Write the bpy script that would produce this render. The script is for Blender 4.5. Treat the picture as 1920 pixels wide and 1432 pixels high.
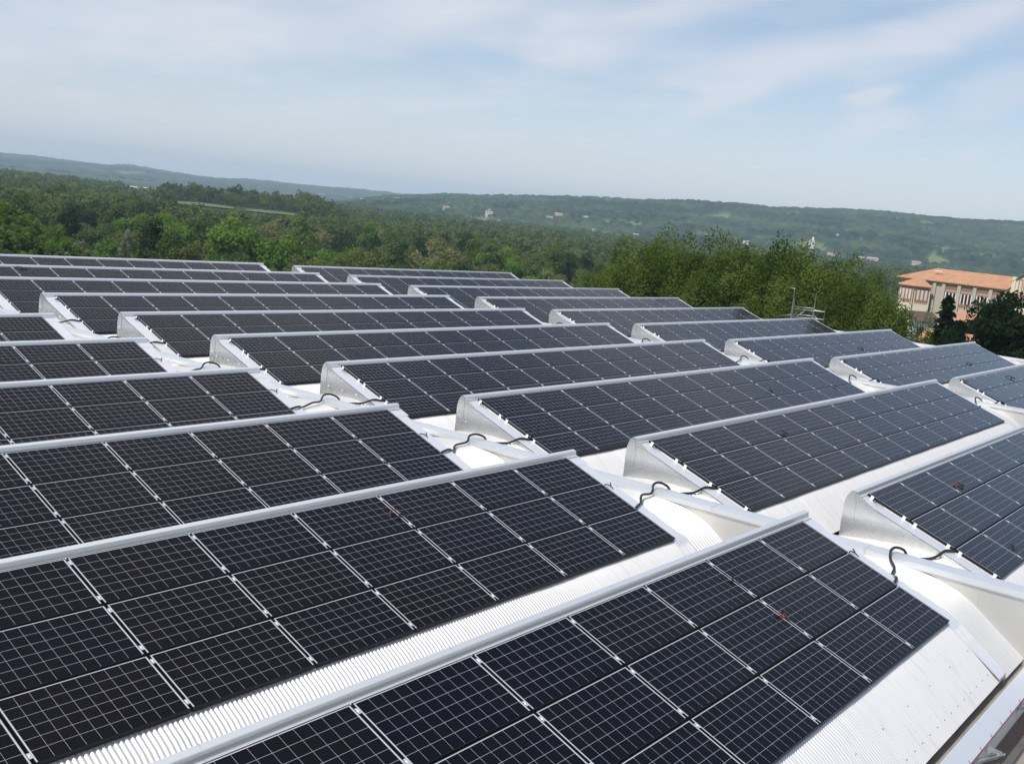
import bpy, math, random
import numpy as np
from mathutils import Vector, Euler
rad = math.radians
sc = bpy.context.scene
for o in list(bpy.data.objects): bpy.data.objects.remove(o)
COL = sc.collection

# ------------------------------------------------------------------ camera
CAM = Vector((-17.1978, -6.4615, 4.4101))
CEUL = Euler((1.4142, -0.1043, -0.9085), 'XYZ')
cd = bpy.data.cameras.new('camera'); cam = bpy.data.objects.new('camera', cd); COL.objects.link(cam)
cam.location = CAM; cam.rotation_euler = CEUL
cd.sensor_fit = 'HORIZONTAL'; cd.sensor_width = 36.0; cd.lens = 36.0*2018.2/1920.0
cd.clip_start = 0.1; cd.clip_end = 60000
sc.camera = cam
RC = CEUL.to_matrix(); FPX = 2018.2
def ray(px, py):
    return (RC @ Vector(((px-960)/FPX, -(py-716)/FPX, -1))).normalized()
def pxy(p):
    q = RC.transposed() @ (Vector(p)-CAM)
    if q.z > -0.05: return None
    return (960-FPX*q.x/q.z, 716+FPX*q.y/q.z)
def polar(px, py):            # azimuth (deg from +x) and elevation (deg) of a pixel's ray
    d = ray(px, py)
    return math.degrees(math.atan2(d.y, d.x)), math.degrees(math.asin(d.z))

# ------------------------------------------------------------------ light and sky
SUN = Vector((-0.60, 0.05, 0.80)).normalized()
sl = bpy.data.lights.new('sun', 'SUN'); so = bpy.data.objects.new('sun', sl); COL.objects.link(so)
sl.energy = 4.3; sl.angle = rad(0.55); sl.color = (1.0, 0.95, 0.87)
so.rotation_euler = SUN.to_track_quat('Z', 'Y').to_euler(); so.location = (-60, 10, 90)
W = bpy.data.worlds.new('World'); sc.world = W; W.use_nodes = True
def build_world():
    nt = W.node_tree; N = nt.nodes; L = nt.links; N.clear()
    out = N.new('ShaderNodeOutputWorld'); bg = N.new('ShaderNodeBackground'); bg.inputs[1].default_value = 0.122
    sky = N.new('ShaderNodeTexSky'); sky.sky_type = 'NISHITA'; sky.sun_disc = False
    sky.sun_elevation = math.asin(SUN.z); sky.sun_rotation = math.atan2(SUN.x, SUN.y)
    sky.air_density = 1.0; sky.dust_density = 0.6; sky.ozone_density = 2.5; sky.altitude = 200
    tc = N.new('ShaderNodeTexCoord'); sep = N.new('ShaderNodeSeparateXYZ'); L.new(tc.outputs['Generated'], sep.inputs[0])
    def M(op, a, b=None, c=None):
        n = N.new('ShaderNodeMath'); n.operation = op
        for i, v in enumerate((a, b, c)):
            if v is None: continue
            if isinstance(v, (int, float)): n.inputs[i].default_value = v
            else: L.new(v, n.inputs[i])
        return n.outputs[0]
    z = M('ADD', M('MAXIMUM', sep.outputs[2], 0.0), 0.14)
    cx = M('DIVIDE', sep.outputs[0], z); cy = M('DIVIDE', sep.outputs[1], z)
    cmb = N.new('ShaderNodeCombineXYZ'); L.new(cx, cmb.inputs[0]); L.new(cy, cmb.inputs[1])
    def noise(scale, det, rough, off, dist=0.0):
        mp = N.new('ShaderNodeMapping'); L.new(cmb.outputs[0], mp.inputs[0]); mp.inputs['Location'].default_value = off
        mp.inputs['Rotation'].default_value = (0, 0, rad(-38)); mp.inputs['Scale'].default_value = (1.0, 0.8, 1)
        n = N.new('ShaderNodeTexNoise'); n.inputs['Scale'].default_value = scale; n.inputs['Detail'].default_value = det
        n.inputs['Roughness'].default_value = rough; n.inputs['Distortion'].default_value = dist
        L.new(mp.outputs[0], n.inputs['Vector']); return n.outputs[0]
    big = noise(0.55, 4, 0.5, (3.1, 1.7, 0)); fine = noise(2.0, 6, 0.52, (7.3, 2.2, 0), 0.2)
    s = M('ADD', M('MULTIPLY', big, 0.42), M('MULTIPLY', fine, 0.72))
    # the veil is thicker to the north-west (left of the picture), broken to the right
    side = M('ADD', M('MULTIPLY', sep.outputs[0], -0.30), M('MULTIPLY', sep.outputs[1], 0.34))
    s = M('ADD', s, M('MULTIPLY', side, 0.34))
    mr = N.new('ShaderNodeMapRange'); mr.interpolation_type = 'SMOOTHSTEP'; L.new(s, mr.inputs[0])
    mr.inputs[1].default_value = 0.38; mr.inputs[2].default_value = 0.82; mr.inputs[3].default_value = 0.16; mr.inputs[4].default_value = 0.92
    hz = N.new('ShaderNodeMapRange'); hz.interpolation_type = 'SMOOTHSTEP'; L.new(sep.outputs[2], hz.inputs[0]); hz.inputs[1].default_value = 0.22; hz.inputs[2].default_value = 0.0; hz.inputs[3].default_value = 0.0; hz.inputs[4].default_value = 0.72
    # soft lens-shaped clouds and small puffs, each at its own place in the sky
    cover = M('MAXIMUM', mr.outputs[0], hz.outputs[0]); fz = M('MULTIPLY', M('SUBTRACT', fine, 0.5), 2.6)
    for (px, py, rx, ry, sl_, amt) in ((1500, 112, 330, 46, 0.06, 0.55), (1850, 30, 230, 60, 0.25, 0.6), (1360, 185, 130, 34, 0.3, 0.6), (1100, 95, 110, 44, 0.05, 0.45), (1640, 176, 55, 18, 0.1, 0.6), (1620, 245, 90, 34, 0.12, 0.5), (1815, 290, 46, 16, 0.1, 0.5), (1900, 160, 120, 60, 0.1, 0.4), (800, 30, 300, 60, 0.18, 0.45), (150, 60, 330, 70, 0.25, 0.4), (560, 210, 300, 40, 0.16, 0.3), (1250, 20, 260, 30, 0.1, 0.35)):
        c = ray(px, py); ax = ray(px+rx, py+rx*sl_)-c; ay = ray(px-ry*sl_, py-ry)-c
        def dot(v):
            n = N.new('ShaderNodeVectorMath'); n.operation = 'DOT_PRODUCT'; L.new(tc.outputs['Generated'], n.inputs[0]); n.inputs[1].default_value = tuple(v/v.length_squared); return M('SUBTRACT', n.outputs['Value'], c.dot(v)/v.length_squared)
        q = M('ADD', M('SQRT', M('ADD', M('POWER', M('ABSOLUTE', dot(ax)), 2.0), M('POWER', M('ABSOLUTE', dot(ay)), 2.0))), fz)
        m1 = N.new('ShaderNodeMapRange'); m1.interpolation_type = 'SMOOTHSTEP'; L.new(q, m1.inputs[0]); m1.inputs[1].default_value = 1.15; m1.inputs[2].default_value = 0.15; m1.inputs[3].default_value = 0.0; m1.inputs[4].default_value = amt
        cover = M('MAXIMUM', cover, m1.outputs[0]) if amt < 0 else M('SUBTRACT', 1.0, M('MULTIPLY', M('SUBTRACT', 1.0, cover), M('SUBTRACT', 1.0, m1.outputs[0])))
    mix = N.new('ShaderNodeMix'); mix.data_type = 'RGBA'; L.new(cover, mix.inputs[0])
    hs = N.new('ShaderNodeHueSaturation'); hs.inputs['Saturation'].default_value = 1.05; L.new(sky.outputs[0], hs.inputs['Color'])
    L.new(hs.outputs[0], mix.inputs[6]); mix.inputs[7].default_value = (6.5, 6.6, 7.15, 1)
    L.new(mix.outputs[2], bg.inputs[0]); L.new(bg.outputs[0], out.inputs[0])
build_world()
vs = sc.view_settings; vs.view_transform = 'Standard'; vs.look = 'None'; vs.exposure = 0.0; vs.gamma = 1.0; vs.use_curve_mapping = False
sc.cycles.max_bounces = 6; sc.cycles.diffuse_bounces = 3; sc.cycles.glossy_bounces = 3; sc.cycles.transmission_bounces = 2
sc.cycles.transparent_max_bounces = 8; sc.cycles.volume_bounces = 0; sc.cycles.use_denoising = True

# ------------------------------------------------------------------ helpers
random.seed(7); RNG = np.random.default_rng(11)
def tag(o, label=None, cat=None, group=None, kind=None):
    if label: o['label'] = label
    if cat: o['category'] = cat
    if group: o['group'] = group
    if kind: o['kind'] = kind
    return o
def empty(name, loc=(0, 0, 0), rot=(0, 0, 0)):
    o = bpy.data.objects.new(name, None); o.empty_display_size = 0.2; COL.objects.link(o)
    o.location = loc; o.rotation_euler = rot; return o
def link(name, me, parent=None, loc=None):
    o = bpy.data.objects.new(name, me); COL.objects.link(o)
    if parent: o.parent = parent
    if loc: o.location = loc
    return o
def copy_tree(o, parent=None):
    c = o.copy(); COL.objects.link(c); c.parent = parent
    for ch in list(o.children): copy_tree(ch, c)
    return c
class MB:
    def __init__(s): s.v = []; s.f = []; s.m = []; s.uv = None
    def face(s, pts, m=0):
        i = len(s.v); s.v += [tuple(p) for p in pts]; s.f.append(tuple(range(i, i+len(pts)))); s.m.append(m)
    def box(s, x0, x1, y0, y1, z0, z1, m=0, T=None):
        c = [(x, y, z) for x in (x0, x1) for y in (y0, y1) for z in (z0, z1)]
        if T: c = [T(p) for p in c]
        i = len(s.v); s.v += [tuple(p) for p in c]
        for q in ((0, 1, 3, 2), (4, 6, 7, 5), (0, 4, 5, 1), (2, 3, 7, 6), (0, 2, 6, 4), (1, 5, 7, 3)):
            s.f.append(tuple(i+k for k in q)); s.m.append(m)
    def strip(s, prof, u0, u1, m=0, seg=1):        # a folded sheet: profile of (s, z) swept along u (s grows towards -y)
        us = [u0+(u1-u0)*k/seg for k in range(seg+1)]
        i = len(s.v); n = len(prof)
        for u in us:
            for (a, z) in prof: s.v.append((u, -a, z))
        for k in range(seg):
            for j in range(n-1):
                a = i+k*n+j; s.f.append((a, a+1, a+n+1, a+n)); s.m.append(m)
    def tube(s, pts, r, n=8, m=0, cap=True):
        pts = [Vector(p) for p in pts]; rs = r if isinstance(r, (list, tuple)) else [r]*len(pts)
        i = len(s.v); up = Vector((0, 0, 1))
        for k, p in enumerate(pts):
            d = (pts[min(k+1, len(pts)-1)]-pts[max(k-1, 0)]).normalized()
            a = d.cross(up if abs(d.z) < 0.95 else Vector((1, 0, 0))).normalized(); b = a.cross(d)
            for j in range(n):
                t = 2*math.pi*j/n; s.v.append(tuple(p+rs[k]*(math.cos(t)*a+math.sin(t)*b)))
        for k in range(len(pts)-1):
            for j in range(n):
                a = i+k*n+j; b = i+k*n+(j+1) % n
                s.f.append((a, b, b+n, a+n)); s.m.append(m)
        if cap:
            s.f.append(tuple(i+j for j in range(n))); s.m.append(m)
            s.f.append(tuple(i+(len(pts)-1)*n+j for j in reversed(range(n)))); s.m.append(m)
    def build(s, name, mats, parent=None, smooth=False, recalc=False):
        me = bpy.data.meshes.new(name); me.from_pydata(s.v, [], s.f)
        mats = mats if isinstance(mats, (list, tuple)) else [mats]
        for mt in mats: me.materials.append(mt)
        me.polygons.foreach_set('material_index', s.m)
        if smooth: me.polygons.foreach_set('use_smooth', [True]*len(s.f))
        me.update()
        if recalc:
            import bmesh
            bm = bmesh.new(); bm.from_mesh(me); bmesh.ops.remove_doubles(bm, verts=bm.verts, dist=1e-5); bmesh.ops.recalc_face_normals(bm, faces=bm.faces)
            bm.to_mesh(me); bm.free()
        return link(name, me, parent)
def np_mesh(name, V, F, mat, tint=None, smooth=False):   # V (n,3), F (m,k) numpy; tint per vertex
    me = bpy.data.meshes.new(name); n, (m, k) = len(V), F.shape
    me.vertices.add(n); me.vertices.foreach_set('co', V.astype(np.float32).ravel())
    me.loops.add(m*k); me.loops.foreach_set('vertex_index', F.astype(np.int32).ravel())
    me.polygons.add(m); me.polygons.foreach_set('loop_start', (np.arange(m)*k).astype(np.int32))
    me.polygons.foreach_set('loop_total', np.full(m, k, np.int32))
    if smooth: me.polygons.foreach_set('use_smooth', np.ones(m, bool))
    if tint is not None:
        at = me.attributes.new('tint', 'FLOAT', 'POINT'); at.data.foreach_set('value', tint.astype(np.float32))
    me.materials.append(mat); me.update(calc_edges=True); return me

# ------------------------------------------------------------------ materials
def new_mat(name):
    m = bpy.data.materials.new(name); m.use_nodes = True
    nt = m.node_tree; return m, nt, nt.nodes['Principled BSDF']
def mth(nt, op, a, b=None, c=None):
    n = nt.nodes.new('ShaderNodeMath'); n.operation = op
    for i, v in enumerate((a, b, c)):
        if v is None: continue
        if isinstance(v, (int, float)): n.inputs[i].default_value = v
        else: nt.links.new(v, n.inputs[i])
    return n.outputs[0]
def mixc(nt, f, a, b):
    n = nt.nodes.new('ShaderNodeMix'); n.data_type = 'RGBA'
    for k, v in ((0, f), (6, a), (7, b)):
        if isinstance(v, (int, float)): n.inputs[k].default_value = v
        elif isinstance(v, tuple): n.inputs[k].default_value = v if len(v) == 4 else v+(1,)
        else: nt.links.new(v, n.inputs[k])
    return n.outputs[2]
def noise(nt, scale, det=4, rough=0.55, coord='Object', vec=(1, 1, 1)):
    tc = nt.nodes.new('ShaderNodeTexCoord'); mp = nt.nodes.new('ShaderNodeMapping'); mp.inputs['Scale'].default_value = vec
    nt.links.new(tc.outputs[coord], mp.inputs[0]); n = nt.nodes.new('ShaderNodeTexNoise')
    n.inputs['Scale'].default_value = scale; n.inputs['Detail'].default_value = det; n.inputs['Roughness'].default_value = rough
    nt.links.new(mp.outputs[0], n.inputs['Vector']); return n.outputs[0]
def plain(name, col, rough=0.6, metal=0.0, var=0.12, scale=3.0, bump=0.0, vec=(1, 1, 1), spec=0.5):
    m, nt, b = new_mat(name); f = noise(nt, scale, 5, 0.6, vec=vec)
    c2 = tuple(max(0, min(1, c*(1+var))) for c in col); c1 = tuple(c*(1-var) for c in col)
    nt.links.new(mixc(nt, f, c1, c2), b.inputs['Base Color'])
    b.inputs['Roughness'].default_value = rough; b.inputs['Metallic'].default_value = metal; b.inputs['Specular IOR Level'].default_value = spec
    if bump:
        bp = nt.nodes.new('ShaderNodeBump'); bp.inputs['Strength'].default_value = bump; bp.inputs['Distance'].default_value = 0.02
        nt.links.new(f, bp.inputs['Height']); nt.links.new(bp.outputs[0], b.inputs['Normal'])
    return m
def metal_mat(name, col, rough, metal, wob=0.05, sc_=1.4, dirt=0.12):
    m, nt, b = new_mat(name)
    f = noise(nt, 2.2, 6, 0.65); g = noise(nt, 9.0, 4, 0.6, vec=(1, 0.35, 1))
    c = mixc(nt, mth(nt, 'MULTIPLY', f, g), tuple(x*(1+dirt*0.4) for x in col), tuple(x*(1-dirt*2) for x in col))
    nt.links.new(c, b.inputs['Base Color']); b.inputs['Metallic'].default_value = metal
    nt.links.new(mth(nt, 'ADD', mth(nt, 'MULTIPLY', g, 0.10), rough-0.05), b.inputs['Roughness'])
    w = noise(nt, sc_, 2, 0.5); bp = nt.nodes.new('ShaderNodeBump'); bp.inputs['Strength'].default_value = wob; bp.inputs['Distance'].default_value = 0.15
    nt.links.new(w, bp.inputs['Height'])
    if wob: nt.links.new(bp.outputs[0], b.inputs['Normal'])
    return m
M_SHEET = metal_mat('corrugated_aluminium', (0.77, 0.765, 0.755), 0.40, 0.42, 0.02, 2.0, 0.06)
_nt = M_SHEET.node_tree; _b = _nt.nodes['Principled BSDF']; _l = _b.inputs['Base Color'].links[0].from_socket
_d = noise(_nt, 1.0, 5, 0.7, vec=(9, 0.7, 0.7)); _mr = _nt.nodes.new('ShaderNodeMapRange'); _nt.links.new(_d, _mr.inputs[0]); _mr.inputs[1].default_value = 0.52; _mr.inputs[2].default_value = 0.78; _mr.inputs[3].default_value = 0.0; _mr.inputs[4].default_value = 0.5
_nt.links.new(mixc(_nt, _mr.outputs[0], _l, (0.42, 0.40, 0.37)), _b.inputs['Base Color'])   # runs of dirt along the ribs
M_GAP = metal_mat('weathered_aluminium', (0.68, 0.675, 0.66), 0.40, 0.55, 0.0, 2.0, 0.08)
M_FLASH = metal_mat('flashing_aluminium', (0.83, 0.84, 0.86), 0.42, 0.50, 0.04, 1.3, 0.06)
M_CAP = metal_mat('cap_aluminium', (0.86, 0.862, 0.865), 0.31, 0.62, 0.0, 1.5, 0.02)
M_PLATE = metal_mat('mill_aluminium', (0.74, 0.74, 0.735), 0.27, 0.90, 0.07, 1.1, 0.04)
M_PWALL = metal_mat('cladding_aluminium', (0.74, 0.725, 0.69), 0.40, 0.75, 0.012, 0.5, 0.05)
M_COPING = metal_mat('coping_aluminium', (0.76, 0.79, 0.82), 0.42, 0.62, 0.04, 1.2, 0.05)
M_CLAMP = metal_mat('clamp_aluminium', (0.80, 0.81, 0.82), 0.35, 0.7, 0.0, 4, 0.05)
M_FRAME = plain('black_anodised', (0.006, 0.006, 0.007), 0.5, 0.0, 0.1, spec=0.25)
M_CABLE = plain('black_conduit', (0.013, 0.013, 0.016), 0.45, 0, 0.2, 30)
M_REDCABLE = plain('red_cable', (0.19, 0.012, 0.018), 0.45, 0, 0.15, 30)
M_SCREW = plain('dark_screw', (0.22, 0.22, 0.22), 0.5, 0.4, 0.1)
M_CONC = plain('gutter_concrete', (0.27, 0.25, 0.22), 0.9, 0, 0.45, 2.2, 0.4)
M_CREAMW = plain('pale_facade', (0.80, 0.79, 0.77), 0.85, 0, 0.1, 0.9)
M_WALL = plain('rendered_wall', (0.52, 0.48, 0.42), 0.9, 0, 0.12, 0.8)
def solar_mat():
    m, nt, b = new_mat('solar_cells'); N = nt.nodes; L = nt.links
    uv = N.new('ShaderNodeUVMap'); uv.uv_map = 'cells'; sp = N.new('ShaderNodeSeparateXYZ'); L.new(uv.outputs[0], sp.inputs[0])
    x = mth(nt, 'SUBTRACT', mth(nt, 'MODULO', sp.outputs[0], 20.0), 5.0); y = mth(nt, 'SUBTRACT', mth(nt, 'MODULO', sp.outputs[1], 20.0), 5.0)
    def line(v, w, n):
        d = mth(nt, 'ABSOLUTE', mth(nt, 'SUBTRACT', v, mth(nt, 'ROUND', v)))
        a = mth(nt, 'LESS_THAN', d, w)
        return mth(nt, 'MAXIMUM', a, mth(nt, 'MAXIMUM', mth(nt, 'LESS_THAN', v, 0.0), mth(nt, 'GREATER_THAN', v, float(n))))
    ln = mth(nt, 'MULTIPLY', mth(nt, 'MAXIMUM', line(x, 0.0075, 10), line(mth(nt, 'MAXIMUM', y, 0.3), 0.0088, 6)), mth(nt, 'GREATER_THAN', y, -0.01))
    oi = N.new('ShaderNodeObjectInfo')
    wn = N.new('ShaderNodeTexWhiteNoise'); wn.noise_dimensions = '3D'; cb = N.new('ShaderNodeCombineXYZ')
    L.new(mth(nt, 'FLOOR', sp.outputs[0]), cb.inputs[0]); L.new(mth(nt, 'FLOOR', sp.outputs[1]), cb.inputs[1])
    L.new(mth(nt, 'MULTIPLY', oi.outputs['Random'], 917.0), cb.inputs[2]); L.new(cb.outputs[0], wn.inputs[0])
    wp = N.new('ShaderNodeTexWhiteNoise'); wp.noise_dimensions = '2D'; cp = N.new('ShaderNodeCombineXYZ')
    L.new(mth(nt, 'ADD', mth(nt, 'FLOOR', mth(nt, 'DIVIDE', sp.outputs[0], 20.0)), mth(nt, 'MULTIPLY', oi.outputs['Random'], 531.0)), cp.inputs[0])
    L.new(cp.outputs[0], wp.inputs[0])
    t = mth(nt, 'ADD', mth(nt, 'MULTIPLY', wp.outputs[0], 0.62), mth(nt, 'MULTIPLY', wn.outputs[0], 0.38))
    cell = mixc(nt, t, (0.0017, 0.0026, 0.0076), (0.0045, 0.0041, 0.0062))
    L.new(mixc(nt, ln, cell, (0.44, 0.46, 0.50)), b.inputs['Base Color'])
    b.inputs['Roughness'].default_value = 0.13; b.inputs['Specular IOR Level'].default_value = 0.14; b.inputs['Specular Tint'].default_value = (1.0, 0.87, 0.76, 1); b.inputs['Sheen Weight'].default_value = 0.03; b.inputs['Sheen Roughness'].default_value = 0.4
    return m
M_SOLAR = solar_mat()
def leaf_mat(name, c1, c2, trans=0.46):
    m = bpy.data.materials.new(name); m.use_nodes = True; nt = m.node_tree; N = nt.nodes; L = nt.links; N.clear()
    out = N.new('ShaderNodeOutputMaterial'); at = N.new('ShaderNodeAttribute'); at.attribute_name = 'tint'
    oi = N.new('ShaderNodeObjectInfo')
    f = mth(nt, 'ADD', mth(nt, 'MULTIPLY', at.outputs['Fac'], 0.75), mth(nt, 'MULTIPLY', oi.outputs['Random'], 0.25))
    c = mixc(nt, f, c1, c2)
    d = N.new('ShaderNodeBsdfDiffuse'); t = N.new('ShaderNodeBsdfTranslucent'); mx = N.new('ShaderNodeMixShader'); mx.inputs[0].default_value = trans
    L.new(c, d.inputs[0]); L.new(c, t.inputs[0]); L.new(d.outputs[0], mx.inputs[1]); L.new(t.outputs[0], mx.inputs[2]); L.new(mx.outputs[0], out.inputs[0])
    return m
LEAF = {
 'olive': leaf_mat('leaf_olive', (0.072, 0.108, 0.028), (0.170, 0.205, 0.062)),
 'dark': leaf_mat('leaf_dark', (0.020, 0.044, 0.018), (0.055, 0.090, 0.034)),
 'mid': leaf_mat('leaf_mid', (0.050, 0.098, 0.030), (0.125, 0.180, 0.054)),
 'bright': leaf_mat('leaf_bright', (0.080, 0.160, 0.024), (0.160, 0.265, 0.048)),
 'pale': leaf_mat('leaf_pale', (0.15, 0.18, 0.06), (0.26, 0.27, 0.11)),
 'silver': leaf_mat('leaf_silver', (0.13, 0.17, 0.09), (0.34, 0.38, 0.26)),
 'robinia': leaf_mat('leaf_robinia', (0.030, 0.066, 0.011), (0.160, 0.215, 0.050)),
 'deep': leaf_mat('leaf_deep', (0.008, 0.022, 0.010), (0.032, 0.052, 0.022)),
 'conifer': leaf_mat('leaf_conifer', (0.010, 0.026, 0.016), (0.032, 0.060, 0.032)),
 'wood': leaf_mat('leaf_wood', (0.034, 0.072, 0.026), (0.165, 0.215, 0.066)),
}
M_BARK = plain('bark', (0.09, 0.07, 0.05), 0.95, 0, 0.3, 6, 0.3)

# ================================================================== THE ROOF
D = 4.7692; AL = 0.3467; TA = math.tan(AL); Q = 0.8978; P = 1.70; S0 = 0.068
BAYS = [dict(n='left', u0=-21.26, u1=0.0, p0=-0.42-12*P, z=0.0), dict(n='middle', u0=2.238, u1=23.4535, p0=2.651, z=0.012), dict(n='right', u0=25.732, u1=46.929, p0=26.13, z=-0.06)]
NROW = 10
def zp(s): return -0.078-(s-S0)*TA            # top of the panels
bld = empty('factory_building', (0, 0, 0))
tag(bld, 'long sawtooth factory roof of white corrugated aluminium carrying rows of solar panels', 'factory')

# corrugated sheet of one shed
def corr_mesh(name, prof, u0, u1, pitch=0.062, amp=0.0095, per=6, mat=None):
    n = int(round((u1-u0)/pitch*per)); us = np.linspace(u0, u1, n+1); w = np.cos((us-u0)/pitch*2*math.pi)*amp+0.005*(np.floor((us-u0)/0.93) % 2)+0.003*np.sin((us-u0)*2.1)
    prof = np.array(prof); k = len(prof); t = np.gradient(prof, axis=0); t /= np.linalg.norm(t, axis=1)[:, None]
    nr = np.stack([-t[:, 1]*-1, t[:, 0]], 1)                  # normal in (s, z): up and outwards
    nr = np.stack([-t[:, 1], t[:, 0]], 1)
    V = np.empty((n+1, k, 3)); V[:, :, 0] = us[:, None]
    V[:, :, 1] = -(prof[None, :, 0]+w[:, None]*nr[None, :, 0]); V[:, :, 2] = prof[None, :, 1]+w[:, None]*nr[None, :, 1]
    idx = np.arange((n+1)*k).reshape(n+1, k)
    F = np.stack([idx[:-1, :-1].ravel(), idx[:-1, 1:].ravel(), idx[1:, 1:].ravel(), idx[1:, :-1].ravel()], 1)
    return np_mesh(name, V.reshape(-1, 3), F, mat or M_SHEET, smooth=True)
ZS = -0.082                                                     # sheet below panel top
PROF_SHEET = [(0.0, -0.16)]+[(s, zp(s)+ZS) for s in (0.08, 0.8, 1.6, 2.45)]+[(2.58, zp(2.58)+ZS-0.004), (2.66, zp(2.66)+ZS-0.018), (2.78, zp(2.66)+ZS-0.085), (3.42, -1.70)]
PROF_GAP = [(-0.20, -0.90), (0.0, -0.865), (0.4, -0.81), (0.96, -0.775), (1.3, -0.785), (1.65, -0.815), (2.0, -0.895), (2.3, -0.995), (2.52, -1.11), (2.72, -1.255), (3.0, -1.46), (3.42, -1.765)]
def gapz(s): return float(np.interp(s, [a for a, b in PROF_GAP], [b for a, b in PROF_GAP]))
PROF_CAP = [(-0.20, -0.42), (-0.197, -0.30), (-0.180, -0.18), (-0.145, -0.08), (-0.095, -0.018), (-0.07, 0.0), (0.0, -0.022), (0.010, -0.102), (0.062, -0.112)]
def stripz(s): return zp(s)-0.058
PROF_STRIP = [(0.03, -0.118), (0.30, stripz(0.30)), (2.50, stripz(2.50)), (2.60, stripz(2.60)-0.012), (2.70, stripz(2.70)-0.05), (3.425, -1.64)]
meshes = {}
for b in BAYS: meshes[b['n']] = corr_mesh('roof_sheet', PROF_SHEET, b['u0']+0.03, b['u1']-0.06)
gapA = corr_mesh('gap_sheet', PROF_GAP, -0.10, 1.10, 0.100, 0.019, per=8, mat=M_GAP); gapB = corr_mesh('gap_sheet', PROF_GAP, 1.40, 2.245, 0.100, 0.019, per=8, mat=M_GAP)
def row_obj(name, mb, mat, parent, smooth=False):
    return mb.build(name, mat, parent, smooth)
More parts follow.
